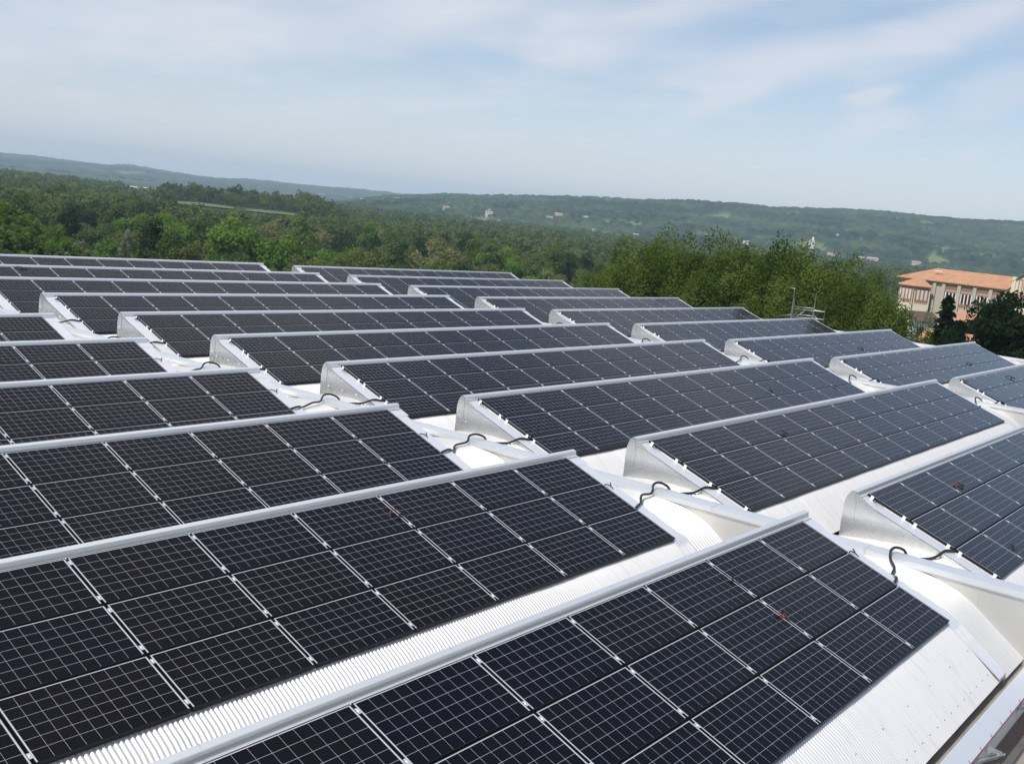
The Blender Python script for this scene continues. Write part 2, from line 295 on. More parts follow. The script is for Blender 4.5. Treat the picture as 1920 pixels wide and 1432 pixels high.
for b in BAYS:
    for r in range(1, NROW+1):
        if b['n'] == 'left' and r > 7: continue
        sheet = link('roof_sheet', meshes[b['n']], bld, (0, (r-1)*D, b['z']))
        if r == 1 or (b['n'] == 'left' and r == 1):
            cap = MB(); segs = 7
            for k in range(segs):                              # caps in lengths of about 3 m, a hairline apart
                a = b['u0']+(b['u1']-b['u0'])*k/segs; e = b['u0']+(b['u1']-b['u0'])*(k+1)/segs
                cap.strip(PROF_CAP, a+(0.004 if k else 0), e-(0.004 if k < segs-1 else 0))
            inner = MB(); inner.strip([(x+0.004, z-0.006) for x, z in PROF_CAP], b['u0']+0.01, b['u1']-0.01)
            for q in range(9):                                 # screws on the front leaf
                u = b['u0']+0.35+q*(b['u1']-b['u0']-0.7)/8
                inner.box(u-0.006, u+0.006, -0.0105, -0.005, -0.094, -0.083)
            cap.v_off = len(cap.v); base = len(cap.v); cap.v += inner.v
            cap.f += [tuple(i+base for i in f) for f in inner.f]; cap.m += inner.m
            sw = MB()
            for q in range(int((b['u1']-b['u0'])/0.31)):
                u = b['u0']+0.2+q*0.31
                for s_ in (3.28,)+((2.95,) if q % 3 == 0 else ()):
                    z_ = float(np.interp(s_, [t for t, _ in PROF_SHEET], [t for _, t in PROF_SHEET]))+0.012; sw.tube([(u, -s_, z_-.005), (u, -s_-.006, z_+.006)], 0.007, 6)
            sw.build('screw_row', M_SCREW, sheet)
            b['cap'] = cap.build('ridge_cap', M_CAP, sheet)
            st = MB()
            st.strip(PROF_STRIP, b['u1']-0.47, b['u1']-0.045); st.strip([(s, z+0.004) for s, z in PROF_STRIP[:2]], b['u1']-0.46, b['u1']+0.02)
            n = 12                                              # skirt down to the lower roof
            ss = [0.03+(3.42-0.03)*k/n for k in range(n+1)]
            zt = [float(np.interp(s, [a for a, _ in PROF_STRIP], [c for _, c in PROF_STRIP])) for s in ss]
            for k in range(n):
                st.face([(b['u1']-0.045, -ss[k], zt[k]), (b['u1']-0.045, -ss[k+1], zt[k+1]), (b['u1']-0.04, -ss[k+1], min(zt[k+1]-.01, gapz(ss[k+1])-0.05)), (b['u1']-0.04, -ss[k], gapz(ss[k])-0.05)])
            b['fr'] = st.build('edge_flashing', M_FLASH, sheet)
            st = MB(); st.strip(PROF_STRIP, b['u0']+0.004, b['p0']+0.06); st.strip([(s, z+0.004) for s, z in PROF_STRIP[:2]], b['u0']+0.002, b['p0']+0.04)
            b['fl'] = st.build('edge_flashing', M_FLASH, sheet)
            ep = MB(); back = [(-0.205, -0.95), (-0.205, -0.42)]+[(x-0.004, z-0.004) for x, z in PROF_CAP[1:7]]
            top = back+[(0.03, -0.128)]
            u = b['u0']
            # fin: rear post plate, then the triangular plate with its folded top edge
            ep.face([(u-0.004, -x, z) for x, z in back]+[(u-0.004, 0.0, -0.90)])
            ss = [0.0+2.62*k/14 for k in range(15)]
            zt = [(-0.13 if s < 0.2 else stripz(s)-0.004) if s > 0.001 else -0.03 for s in ss]
            for k in range(14):
                ep.face([(u, -ss[k], zt[k]), (u, -ss[k+1], zt[k+1]), (u, -ss[k+1], min(zt[k+1]-0.001, gapz(ss[k+1])-0.03)), (u, -ss[k], min(zt[k]-0.001, gapz(ss[k])-0.03))])
            T = lambda p: p
            ep.face([(u-0.008, -0.04, -0.15), (u-0.008, -2.3, stripz(2.3)-0.006), (u-0.008, -2.3, stripz(2.3)-0.075), (u-0.008, -0.04, -0.235)])
            ep.box(u-0.012, u-0.001, -0.02, 0.012, -0.88, -0.16)
            for (s_, z_) in ((0.10, -0.62), (0.55, -0.42), (0.62, -0.64), (1.15, -0.66), (-0.12, -0.5)):
                ep.tube([(u, -s_, z_), (u-0.014, -s_, z_)], 0.013, 7)
            b['ep'] = ep.build('end_plate', M_PLATE, sheet)
            rl = MB(); c, s_ = math.cos(AL), math.sin(AL)
            def TT(p):   # local (u, down-slope, up) on the panel plane
                return (p[0], -(S0+p[1]*c+p[2]*s_), -0.078-p[1]*s_+p[2]*c)
            rl.box(b['p0']-0.035, b['p0']-0.018, 0.06, 2.62, -0.075, -0.05, T=TT); rl.box(b['p0']-0.012, b['p0']+0.005, 0.06, 2.62, -0.075, -0.048, T=TT)
            b['rail'] = rl.build('mounting_rail', M_CLAMP, sheet)
            nw = MB(); nw.strip([(-0.19, -2.6), (-0.19, -0.35)], b['u0'], b['u1'])
            b['nw'] = nw.build('north_wall', M_WALL, sheet)
        else:
            for key in ('cap', 'fr', 'fl', 'ep', 'rail', 'nw'):
                c = b[key].copy(); COL.objects.link(c); c.parent = sheet
# gaps between the bays: lower curved roof and the parapet wall with its coping
GAPS = [0.0, BAYS[1]['u1'], BAYS[2]['u1']]
for gi, g in enumerate(GAPS):
    for r in range(1, NROW+1):
        zz = (0, 0.01, -0.06)[gi]
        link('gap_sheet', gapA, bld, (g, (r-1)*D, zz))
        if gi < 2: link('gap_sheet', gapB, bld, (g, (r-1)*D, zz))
    pw = MB(); y0, y1 = -3.62, 9*D+0.6; zz = (0, 0.01, -0.06)[gi]
    pw.box(g+1.10, g+1.40, y0, y1, -3.0, -0.72+zz)
    for k in range(22):                                         # standing seams of the cladding
        y = y0+1.0+k*2.05; pw.box(g+1.094, g+1.10, y, y+0.012, -2.2, -0.80+zz)
    wall = pw.build('parapet_wall', M_PWALL, bld)
    cp = MB(); nseg = 16
    for k in range(nseg):
        ya = y0-0.02+(y1-y0+0.04)*k/nseg+0.003; yb = y0-0.02+(y1-y0+0.04)*(k+1)/nseg-0.003
        pr = [(1.062, -0.80), (1.048, -0.775), (1.05, -0.678), (1.25, -0.662), (1.45, -0.678), (1.452, -0.775), (1.438, -0.80)]
        i = len(cp.v)
        for y in (ya, yb): cp.v += [(g+u, y, z+zz) for u, z in pr]
        for j in range(6): cp.f.append((i+j, i+j+1, i+8+j, i+7+j)); cp.m.append(0)
    for k in range(30):
        y = y0+0.6+k*1.5; cp.tube([(g+1.051, y, -0.74+zz), (g+1.040, y, -0.74+zz)], 0.012, 6)
    cp.build('coping', M_COPING, wall)
gt = MB()
for r in range(1, NROW+1):
    gt.box(-21.3, 49, (r-1)*D-4.7, (r-1)*D-3.30, -2.7, -1.86)
gt.build('gutter', M_CONC, bld)
ew = MB(); ew.box(-21.3, 60, -3.91+0.02, -3.62-0.015, -13, -1.56)
eaves = ew.build('eaves_wall', [M_CREAMW], bld)
ec = MB()
for k in range(27):
    a = -21.3+k*3.0
    ec.box(a+0.002, a+2.998, -3.915, -3.64, -1.56, -1.50)
ec.build('coping', M_COPING, eaves)
ow = MB(); ow.box(48.0, 48.35, -3.6, 43.6, -13.5, -2.1); ow.box(-21.3, 48, 43.1, 43.5, -13.5, -0.95); ow.box(-21.4, -21.2, -3.6, 43.5, -13.5, -2.1)
ow.build('outer_wall', M_WALL, bld)

# ================================================================== SOLAR PANELS
PW, PH = 1.676, Q-0.020
def cell_uv(me, rects, ids):
    uvl = me.uv_layers.new(name='cells'); k = 0
    for pi, idn in enumerate(ids):
        for (x, y) in rects: uvl.data[k].uv = (5+20*idn+x, 5+y); k += 1
fw = 0.010; mu, mv = 0.017, 0.009
cw = PW-2*fw; chh = PH-2*fw; cu = (cw-2*mu)/10; cv = (chh-2*mv)/6
UVR = [(-mu/cu, -mv/cv), (10+mu/cu, -mv/cv), (10+mu/cu, 6+mv/cv), (-mu/cu, 6+mv/cv)]
c_ = MB(); c_.face([(-cw/2, -chh/2, -0.0015), (cw/2, -chh/2, -0.0015), (cw/2, chh/2, -0.0015), (-cw/2, chh/2, -0.0015)])
panel = empty('solar_panel'); cells = c_.build('cell_sheet', M_SOLAR, panel); cell_uv(cells.data, UVR, [0])
f_ = MB()
def frame_boxes(mb, T=None):
    mb.box(-PW/2, -PW/2+fw, -PH/2, PH/2, -0.05, 0, T=T); mb.box(PW/2-fw, PW/2, -PH/2, PH/2, -0.05, 0, T=T)
    mb.box(-PW/2+fw, PW/2-fw, -PH/2, -PH/2+fw, -0.058, 0, T=T); mb.box(-PW/2+fw, PW/2-fw, PH/2-fw, PH/2, -0.04, 0, T=T)
    mb.face([(T(p) if T else p) for p in ((-cw/2, -chh/2, -0.006), (-cw/2, chh/2, -0.006), (cw/2, chh/2, -0.006), (cw/2, -chh/2, -0.006))])
frame_boxes(f_); f_.build('frame', M_FRAME, panel)
def clamp_boxes(mb, y, T=None):
    mb.box(-PW/2-0.030, -PW/2+0.007, y-0.035, y+0.035, 0.0015, 0.006, T=T); mb.box(-PW/2-0.021, -PW/2-0.003, y-0.03, y+0.03, -0.06, 0.0015, T=T)
    mb.box(-PW/2-0.018, -PW/2-0.006, y-0.007, y+0.007, 0.006, 0.012, T=T)
for y in (-PH/2+0.105, PH/2-0.105):
    k = MB(); clamp_boxes(k, y); k.build('clamp', M_CLAMP, panel)
plist = []
for b in BAYS:
    for r in range(1, NROW+1):
        if b['n'] == 'left' and r > 7: continue
        for k in range(12):
            for j in range(3):
                u = b['p0']+(k+0.5)*P; d = (j+0.5)*Q
                plist.append(dict(b=b, r=r, k=k, j=j, c=Vector((u, (r-1)*D-S0-d*math.cos(AL), b['z']-0.078-d*math.sin(AL)))))
def vis_area(p):
    c = p['c']; ux = Vector((1, 0, 0)); vy = Vector((0, math.cos(AL), math.sin(AL)))
    q = [pxy(c+ux*a*PW/2+vy*e*PH/2) for a, e in ((-1, -1), (1, -1), (1, 1), (-1, 1))]
    if any(t is None for t in q): return 0
    A = abs(sum(q[i][0]*q[(i+1) % 4][1]-q[(i+1) % 4][0]*q[i][1] for i in range(4)))/2
    ok = 0
    for a in (-0.8, -0.4, 0, 0.4, 0.8):
        for e in (-0.8, -0.4, 0, 0.4, 0.8):
            w = c+ux*a*PW/2+vy*e*PH/2; t = pxy(w)
            if not (0 <= t[0] <= 1920 and 0 <= t[1] <= 1432): continue
            yr = (p['r']-2)*D
            if p['r'] > 1:
                f = (yr-CAM.y)/(w.y-CAM.y); z = CAM.z+(w.z-CAM.z)*f; u = CAM.x+(w.x-CAM.x)*f
                if z < 0.0 and any(bb['u0'] < u < bb['u1'] for bb in BAYS): continue
            ok += 1
    return A*ok/25
for p in plist: p['a'] = vis_area(p)
plist.sort(key=lambda p: -p['a'])
ORD = ['nearest', 'second nearest', 'third nearest', 'fourth nearest', 'fifth nearest', 'sixth nearest', 'seventh nearest', 'eighth nearest', 'ninth nearest', 'farthest']
PL = ['first', 'second', 'third', 'fourth', 'fifth', 'sixth', 'seventh', 'eighth', 'ninth', 'tenth', 'eleventh', 'twelfth']
first = True; rest = MB(); rest_ids = []; rest_fr = MB(); nreal = 0
for p in plist:
    if nreal < 300 and p['a'] > 20:
        o = panel if first else copy_tree(panel); first = False; nreal += 1
        o.location = p['c']; o.rotation_euler = (AL, 0, 0)
        side, n = ('right', 11-p['k']) if p['b']['n'] == 'left' else ('left', p['k'])
        tag(o, 'black solar panel, %s course, %s from %s end, %s bay, %s row' % (('top', 'middle', 'bottom')[p['j']], PL[n], side, p['b']['n'], ORD[p['r']-1]), 'solar panel', 'solar panels on the sawtooth roof')
    else:
        c = p['c']; ca, sa = math.cos(AL), math.sin(AL)
        T = lambda q, c=c: (c.x+q[0], c.y+q[1]*ca-q[2]*sa, c.z+q[1]*sa+q[2]*ca)
        rest.face([T(q) for q in ((-cw/2, -chh/2, -0.0015), (cw/2, -chh/2, -0.0015), (cw/2, chh/2, -0.0015), (-cw/2, chh/2, -0.0015))], 0); rest_ids.append(len(rest_ids))
        frame_boxes(rest_fr, T)
        for y in (-PH/2+0.105, PH/2-0.105):
            i = len(rest_fr.f); clamp_boxes(rest_fr, y, T); rest_fr.m[i:] = [2]*(len(rest_fr.f)-i)
base = len(rest.v); nq = len(rest.f)
rest.v += rest_fr.v; rest.f += [tuple(i+base for i in f) for f in rest_fr.f]; rest.m += [m if m == 2 else 1 for m in rest_fr.m]
ro = rest.build('solar_panel_field', [M_SOLAR, M_FRAME, M_CLAMP])
cell_uv(ro.data, UVR, rest_ids)
tag(ro, 'remaining solar panels in the far rows of the roof, black with pale cell lines', 'solar panels', kind='stuff')
#@@PART2
# ================================================================== TERRAIN
def smooth(a, b, x):
    t = np.clip((np.asarray(x, float)-a)/(b-a), 0, 1); return t*t*(3-2*t)
_lat = RNG.random((64, 64))
def vnoise(x, y):
    x = np.asarray(x, float); y = np.asarray(y, float); xi = np.floor(x).astype(int); yi = np.floor(y).astype(int)
    fx = x-xi; fy = y-yi; fx = fx*fx*(3-2*fx); fy = fy*fy*(3-2*fy)
    g = lambda i, j: _lat[i % 64, j % 64]
    return (g(xi, yi)*(1-fx)+g(xi+1, yi)*fx)*(1-fy)+(g(xi, yi+1)*(1-fx)+g(xi+1, yi+1)*fx)*fy
def fbm(x, y, o=4):
    s = 0; a = 0.5; k = 1
    for _ in range(o): s = s+a*vnoise(x*k+7.3*k, y*k+3.1*k); a *= 0.5; k *= 2.03
    return s
PLAIN = -29.0
def polar_of(x, y):
    dx = np.asarray(x, float)-CAM.x; dy = np.asarray(y, float)-CAM.y
    return np.hypot(dx, dy), np.degrees(np.arctan2(dy, dx))
def H(x, y):
    r, az = polar_of(x, y)
    db = np.hypot((np.asarray(x, float)-14)*0.8, np.asarray(y, float)-20)
    pr = 70+300*(1-smooth(25, 33, az))*smooth(-40, 0, az)
    z = PLAIN+(PLAIN*-1-13.0)*(1-smooth(pr, pr+110, db))
    mx, my = CAM.x+235*math.cos(rad(76)), CAM.y+235*math.sin(rad(76))
    m = np.hypot(np.asarray(x, float)-mx, np.asarray(y, float)-my)
    z = z+41*np.exp(-(m/68.0)**2)+13*smooth(46.3, 48.3, az)*(1-smooth(54.9, 56.6, az))*smooth(700, 800, r)*(1-smooth(985, 1250, r))   # the low rise that carries the meadow
    return z+1.2*(fbm(np.asarray(x, float)/40, np.asarray(y, float)/40)-0.5)*smooth(60, 160, db)
NEARC = [(430, 400), (560, 392), (640, 382), (700, 374), (760, 368.5), (830, 364.5), (900, 367), (960, 367), (1100, 370), (1190, 375), (1300, 377), (1400, 384), (1450, 390), (1600, 394), (1650, 397), (1700, 402), (1800, 412), (1920, 419), (2150, 436)]
FARC = [(-250, 268), (0, 288), (60, 293), (150, 305), (200, 310), (240, 309), (300, 319), (400, 335), (480, 343), (560, 350), (640, 356), (700, 361), (760, 366), (850, 371), (1000, 385)]
def crest(tab):
    a = sorted(polar(x, y) for x, y in tab); return np.array([t[0] for t in a]), np.array([t[1] for t in a])
NA, NE = crest(NEARC); FA, FE = crest(FARC)
def hill_near(r, az):
    rc = 3700+260*np.sin(np.radians(az)*9); zc = CAM.z+rc*np.tan(np.radians(np.interp(az, NA, NE)))-6
    t = np.clip((r-1780)/(rc-1780), 0, 1.25); s = np.where(t < 1, smooth(0, 1, t)*0.55+0.45*t, 1-(t-1)*1.2)
    x = r*np.cos(np.radians(az)); y = r*np.sin(np.radians(az))
    und = (fbm(x/430, y/430, 3)-0.46)*70*np.sin(np.pi*np.clip(t, 0, 1))+(fbm(x/170+9, y/170, 3)-0.46)*26*np.sin(np.pi*np.clip(t, 0, 1))
    return (PLAIN-8)+(zc-PLAIN+8)*s+und, t
def hill_far(r, az):
    rc = 7600+500*np.sin(np.radians(az)*7+1); zc = CAM.z+rc*np.tan(np.radians(np.interp(az, FA, FE)))-8
    t = np.clip((r-4900)/(rc-4900), 0, 1.25); s = np.where(t < 1, smooth(0, 1, t), 1-(t-1)*1.3)
    x = r*np.cos(np.radians(az)); y = r*np.sin(np.radians(az))
    und = (fbm(x/900, y/900, 4)-0.46)*95*np.sin(np.pi*np.clip(t, 0, 1))
    return (PLAIN-6)+(zc-PLAIN+6)*s+und, t
def ground_hit(px, py):
    d = ray(px, py); h = math.hypot(d.x, d.y); r0 = 120.0
    az = math.degrees(math.atan2(d.y, d.x))
    while r0 < 9500:
        z = CAM.z+d.z/h*r0; x = CAM.x+d.x/h*r0; y = CAM.y+d.y/h*r0
        g = float(H(x, y)) if r0 < 1780 else max(PLAIN, float(hill_near(r0, az)[0]), float(hill_far(r0, az)[0]) if r0 > 4900 else -99)
        if z <= g: return Vector((x, y, g)), r0
        r0 += 6 if r0 < 2500 else 12
    return Vector((x, y, PLAIN)), r0
def terrain_mat(name, f1, f2, g1, g2):
    m, nt, b = new_mat(name)
    a = nt.nodes.new('ShaderNodeAttribute'); a.attribute_name = 'tint'; c = nt.nodes.new('ShaderNodeAttribute'); c.attribute_name = 'field'
    n = noise(nt, 0.02, 4, 0.6)
    nt.links.new(mixc(nt, c.outputs['Fac'], mixc(nt, a.outputs['Fac'], f1, f2), mixc(nt, n, g1, g2)), b.inputs['Base Color'])
    b.inputs['Roughness'].default_value = 0.95; b.inputs['Specular IOR Level'].default_value = 0.1; return m
M_HILL = terrain_mat('hill_woods', (0.006, 0.018, 0.009), (0.062, 0.100, 0.038), (0.09, 0.14, 0.05), (0.16, 0.19, 0.08))
def hill_mesh(name, fn, r0, r1, dr, a0, a1, da, cell, hgt, fthr):
    R = np.arange(r0, r1, dr); A = np.arange(a0, a1, da); rr, aa = np.meshgrid(R, A, indexing='ij')
    z, t = fn(rr, aa); x = rr*np.cos(np.radians(aa)); y = rr*np.sin(np.radians(aa))
    jit = np.random.default_rng(3).random((4, 512, 512))
    ci = np.floor(x/cell).astype(int); cj = np.floor(y/cell).astype(int); bump = np.zeros_like(x); tint = np.zeros_like(x)
    clump = fbm(x/120, y/120, 3)
    for i in (-1, 0, 1):
        for j in (-1, 0, 1):
            a = (ci+i) % 512; b = (cj+j) % 512
            px = (ci+i+jit[0, a, b])*cell; py = (cj+j+jit[1, a, b])*cell
            rad_ = cell*(0.5+0.35*jit[2, a, b]); q = 1-((x-px)**2+(y-py)**2)/rad_**2
            h = np.sqrt(np.clip(q, 0, 1))*hgt*(0.45+0.75*jit[2, a, b]); up = h > bump
            tint = np.where(up, 0.55*jit[3, a, b]+1.5*(clump-0.36), tint); bump = np.maximum(bump, h)
    fl = fbm(x/150+31, y/110+5, 3); field = ((fl > fthr) & (t < 0.96)).astype(float)
    z = z+np.where(field > 0, 0, bump)
    k = len(A); idx = np.arange(len(R)*k).reshape(len(R), k)
    F = np.stack([idx[:-1, :-1].ravel(), idx[1:, :-1].ravel(), idx[1:, 1:].ravel(), idx[:-1, 1:].ravel()], 1)
    V = np.stack([x+CAM.x, y+CAM.y, z], -1).reshape(-1, 3)
    me = np_mesh(name, V, F, M_HILL, np.clip(tint, 0, 1).ravel(), smooth=True)
    at = me.attributes.new('field', 'FLOAT', 'POINT'); at.data.foreach_set('value', field.ravel().astype(np.float32))
    return tag(link(name, me), kind='structure')
hill_mesh('hill', hill_near, 1760, 4350, 8.0, -4, 58, 0.055, 15.0, 11.0, 0.625)
hill_mesh('far_hill', hill_far, 4880, 8600, 26.0, 24, 76, 0.08, 34.0, 14.0, 0.60)
M_GRASS = terrain_mat('ground_green', (0.022, 0.040, 0.014), (0.060, 0.095, 0.030), (0.085, 0.14, 0.04), (0.13, 0.17, 0.06))
def ground():
    R = np.concatenate([np.arange(0, 420, 7.0), np.geomspace(420, 9600, 58)]); A = np.radians(np.arange(0, 360, 1.0))
    rr, aa = np.meshgrid(R, A, indexing='ij'); x = CAM.x+rr*np.cos(aa); y = CAM.y+rr*np.sin(aa); z = H(x, y)
    k = len(A); idx = np.arange(len(R)*k).reshape(len(R), k); nx = np.roll(idx, -1, axis=1)
    F = np.stack([idx[:-1].ravel(), idx[1:].ravel(), nx[1:].ravel(), nx[:-1].ravel()], 1)
    me = np_mesh('ground', np.stack([x, y, z], -1).reshape(-1, 3), F, M_GRASS, fbm(x/15, y/15).ravel(), smooth=True)
    m = np.hypot(x-(CAM.x+235*math.cos(rad(75))), y-(CAM.y+235*math.sin(rad(75))))
    at = me.attributes.new('field', 'FLOAT', 'POINT'); at.data.foreach_set('value', (1-smooth(110, 150, m)).ravel().astype(np.float32))
    return tag(link('ground', me), kind='structure')
ground()
M_MEADOW = plain('meadow_grass', (0.085, 0.125, 0.042), 0.95, 0, 0.2, 0.02)
def meadow(r0, r1, a0, a1, sk):
    R_ = np.linspace(0, 1, 10); A = np.radians(np.linspace(a0, a1, 16)); rr, aa = np.meshgrid(R_, A, indexing='ij')
    rr = r0+sk*(aa-A[0])/(A[-1]-A[0])+rr*(r1-r0)*(0.55+0.45*np.sin((aa-A[0])/(A[-1]-A[0])*math.pi))
    x = CAM.x+rr*np.cos(aa); y = CAM.y+rr*np.sin(aa); z = H(x, y)+1.0
    k = len(A); idx = np.arange(len(R_)*k).reshape(len(R_), k)
    F = np.stack([idx[:-1, :-1].ravel(), idx[1:, :-1].ravel(), idx[1:, 1:].ravel(), idx[:-1, 1:].ravel()], 1)
    tag(link('meadow', np_mesh('meadow', np.stack([x, y, z], -1).reshape(-1, 3), F, M_MEADOW, smooth=True)), kind='structure')
meadow(838, 925, 52.2, 55.0, 10); meadow(815, 905, 47.6, 51.6, 20)

# ================================================================== TREES
def crown(seed, nclump, R, zc, nq, size, rc=(0.28, 0.46), low=-0.55, out=0.55, upright=0.0, top=1.0, nz=0.5, cw=0.55):
    g = np.random.default_rng(seed)
    d = g.normal(size=(nclump, 3)); d /= np.linalg.norm(d, axis=1)[:, None]; d[:, 2] = np.where(d[:, 2] < low, -d[:, 2]*0.6, d[:, 2])
    rr = out+(0.96-out)*g.random(nclump)
    c = d*rr[:, None]*np.array(R)*(1+0.14*g.normal(size=(nclump, 1))); c[:, 2] += zc
    if top != 1.0:                                     # narrower towards the top
        f = 1-(1-top)*np.clip((c[:, 2]-zc+R[2])/(2*R[2]), 0, 1); c[:, 0] *= f; c[:, 1] *= f
    cr = (rc[0]+(rc[1]-rc[0])*g.random(nclump))*min(R)
    w = cr**2; k = g.choice(nclump, nq, p=w/w.sum())
    e = g.normal(size=(nq, 3)); e /= np.linalg.norm(e, axis=1)[:, None]; e[:, 2] = np.where((e[:, 2] < 0) & (g.random(nq) < 0.55), -e[:, 2], e[:, 2])
    st = np.array([1, 1, 1+upright]); pos = c[k]+e*st*(cr[k]*(0.62+0.45*g.random(nq)))[:, None]
    nrm = e+nz*g.normal(size=(nq, 3)); nrm /= np.linalg.norm(nrm, axis=1)[:, None]
    a = np.cross(nrm, g.normal(size=(nq, 3))); a /= np.linalg.norm(a, axis=1)[:, None]; b = np.cross(nrm, a)
    s = size*(0.55+0.9*g.random(nq))[:, None]; a = a*s*0.62; b = b*s*0.42
    V = np.stack([pos-a, pos-b, pos+a, pos+b], 1).reshape(-1, 3)
    ct = g.random(nclump); t = np.clip(cw*ct[k]+(1-cw)*g.random(nq), 0, 1)
    return V, np.repeat(t, 4)
def crown_mesh(name, VT, mat):
    V, t = VT; return np_mesh(name, V, np.arange(len(V)).reshape(-1, 4), mat, t)
def trunk_mesh(name, h, r, seed, limbs=5, spread=2.5, lean=0.0):
    g = random.Random(seed); mb = MB()
    pts = [(g.uniform(-.12, .12)*k+lean*k/6, g.uniform(-.12, .12)*k, h*k/6) for k in range(7)]
    mb.tube(pts, [r*(1.25 if k == 0 else 1-0.13*k) for k in range(7)], 8)
    for i in range(limbs):
        k = g.randint(2, 5); p = Vector(pts[k]); a = g.uniform(0, 6.28); L = spread*g.uniform(.7, 1.2)
        e = p+Vector((math.cos(a)*L, math.sin(a)*L, L*g.uniform(.6, 1.3))); m_ = (p+e)/2+Vector((0, 0, -.2))
        mb.tube([p, m_, e], [r*0.5, r*0.34, r*0.14], 6)
    o = mb.build(name, M_BARK, smooth=True); me = o.data; bpy.data.objects.remove(o); return me
ROOFLINE = [(0, 477), (500, 492), (960, 514), (1100, 540), (1300, 566), (1530, 598), (1700, 625), (1920, 660)]
def roof_y(px): return float(np.interp(px, [a for a, b in ROOFLINE], [b for a, b in ROOFLINE]))
def make_tree(name, tmesh, cmesh, loc, scale, rz, label, cat, group=None):
    t = empty(name, loc, (0, 0, rz)); t.scale = scale
    link('trunk', tmesh, t); link('crown', cmesh, t)
    return tag(t, label, cat, group)
TRUNK = [trunk_mesh('trunk', 9.0, 0.26, s) for s in (1, 2, 3)]
VAR = []
for s, (R, zc, top) in enumerate((((4.6, 4.6, 4.6), 8.6, 1.0), ((4.1, 4.1, 5.3), 8.8, 0.8), ((5.2, 5.2, 4.2), 8.2, 0.95), ((3.6, 3.6, 5.6), 8.9, 0.62))):
    VAR.append(crown(40+s, 24, R, zc, 3200, 0.42, rc=(0.28, 0.50), top=top))
CM = {}
def forest_crown(v, kind):
    if (v, kind) not in CM: CM[(v, kind)] = crown_mesh('crown', VAR[v], LEAF[kind])
    return CM[(v, kind)]
KW = ('olive', 'mid', 'dark', 'mid', 'olive', 'bright', 'pale')
DESC = {'olive': 'olive green', 'mid': 'mid green', 'dark': 'dark green', 'bright': 'bright green', 'pale': 'pale yellowish'}
SHAPE = ('round', 'tall', 'wide', 'narrow')
g = np.random.default_rng(5)
def clearing(x, y, r):
    p = pxy((x, y, PLAIN))
    if p is None: return False
    bx, by = p
    if (r > 1290 and 226 < bx < 308) or (r > 1500 and (455 < bx < 495 or 512 < bx < 548)): return True
    return False
pos = []
def scatter(r0, r1, a0, a1, sp):
    r = r0
    while r < r1:
        n = int(rad(a1-a0)*r/sp)
        for k in range(n):
            a = rad(a0)+rad(a1-a0)*(k+g.random())/n; q = r+sp*(g.random()-0.5)*1.1
            pos.append((q, CAM.x+q*math.cos(a), CAM.y+q*math.sin(a)))
        r += sp*0.92
scatter(205, 640, 32.0, 67, 11.8); scatter(640, 1000, 8, 68, 11.2); scatter(1000, 1800, 6, 69, 13.5)
SPECIAL = [  # px of the crown's middle, py of its top, crown width in px, kind, variant, label
 (712, 433, 46, 'pale', 0, 'pale yellow round tree standing above its darker neighbours in the wood'),
 (783, 446, 40, 'pale', 2, 'wide yellowish tree just right of the pale round tree'),
 (655, 447, 40, 'dark', 0, 'very dark dense tree left of the pale round tree'),
 (268, 428, 62, 'bright', 2, 'broad bright green tree at the foot of the shrubby slope'),
 (337, 449, 40, 'silver', 1, 'silvery leaved tree rising just above the farthest left ridge cap'),
 (238, 432, 26, 'silver', 3, 'slim silvery tree left of the broad bright green tree'),
 (290, 410, 30, 'silver', 1, 'tall silvery topped tree behind the broad bright green tree'),
 (540, 470, 50, 'olive', 2, 'yellow green bushy tree seen through the gap between the two farthest roofs'),
 (465, 425, 50, 'olive', 0, 'olive tree with a broad crown left of the roof gap'),
 (975, 484, 60, 'bright', 2, 'bright green tree behind the right end of the farthest roof'),
 (720, 488, 40, 'bright', 2, 'low bright green bush like tree just above the farthest ridge'),
 (430, 470, 34, 'bright', 0, 'bright green round tree right of the silvery tree'),
]
spec_xy = []
for (px, py, wpx, kind, v, lab) in SPECIAL:
    d = ray(px, py); h = math.hypot(d.x, d.y); best = None; r = 215.0
    W_ = (4.6, 4.1, 5.2, 3.6)[v]; Ht = (13.4, 14.2, 12.6, 14.6)[v]
    while r < 700:
        x = CAM.x+d.x/h*r; y = CAM.y+d.y/h*r; zt = CAM.z+d.z/h*r; sc_ = (wpx*r/FPX)/(2*W_)
        e = abs(float(H(x, y))+Ht*max(0.75, min(1.5, sc_))-zt)
        if best is None or e < best[0]: best = (e, r, x, y, sc_)
        r += 4
    e, r, x, y, sc_ = best; s2 = max(0.75, min(1.5, sc_))
    make_tree('forest_tree', TRUNK[v % 3], forest_crown(v, kind), (x, y, float(H(x, y))-0.2), (sc_, sc_, s2), g.random()*6.28, lab, 'tree')
    spec_xy.append((x, y, r, sc_*W_))
pos.sort(); nind = 0; VS = []; TS = []
LOD = {0: [crown(60+s, 14, (4.8, 4.8, 4.8), 8.6, 280, 1.05, rc=(0.34, 0.56), nz=0.6) for s in range(4)], 1: [crown(70+s, 8, (4.8, 4.8, 4.6), 8.4, 110, 1.65, rc=(0.40, 0.60), nz=0.7) for s in range(4)], 2: [crown(80+s, 18, (4.7, 4.7, 4.8), 8.6, 480, 0.95, rc=(0.32, 0.54), nz=0.45) for s in range(4)]}
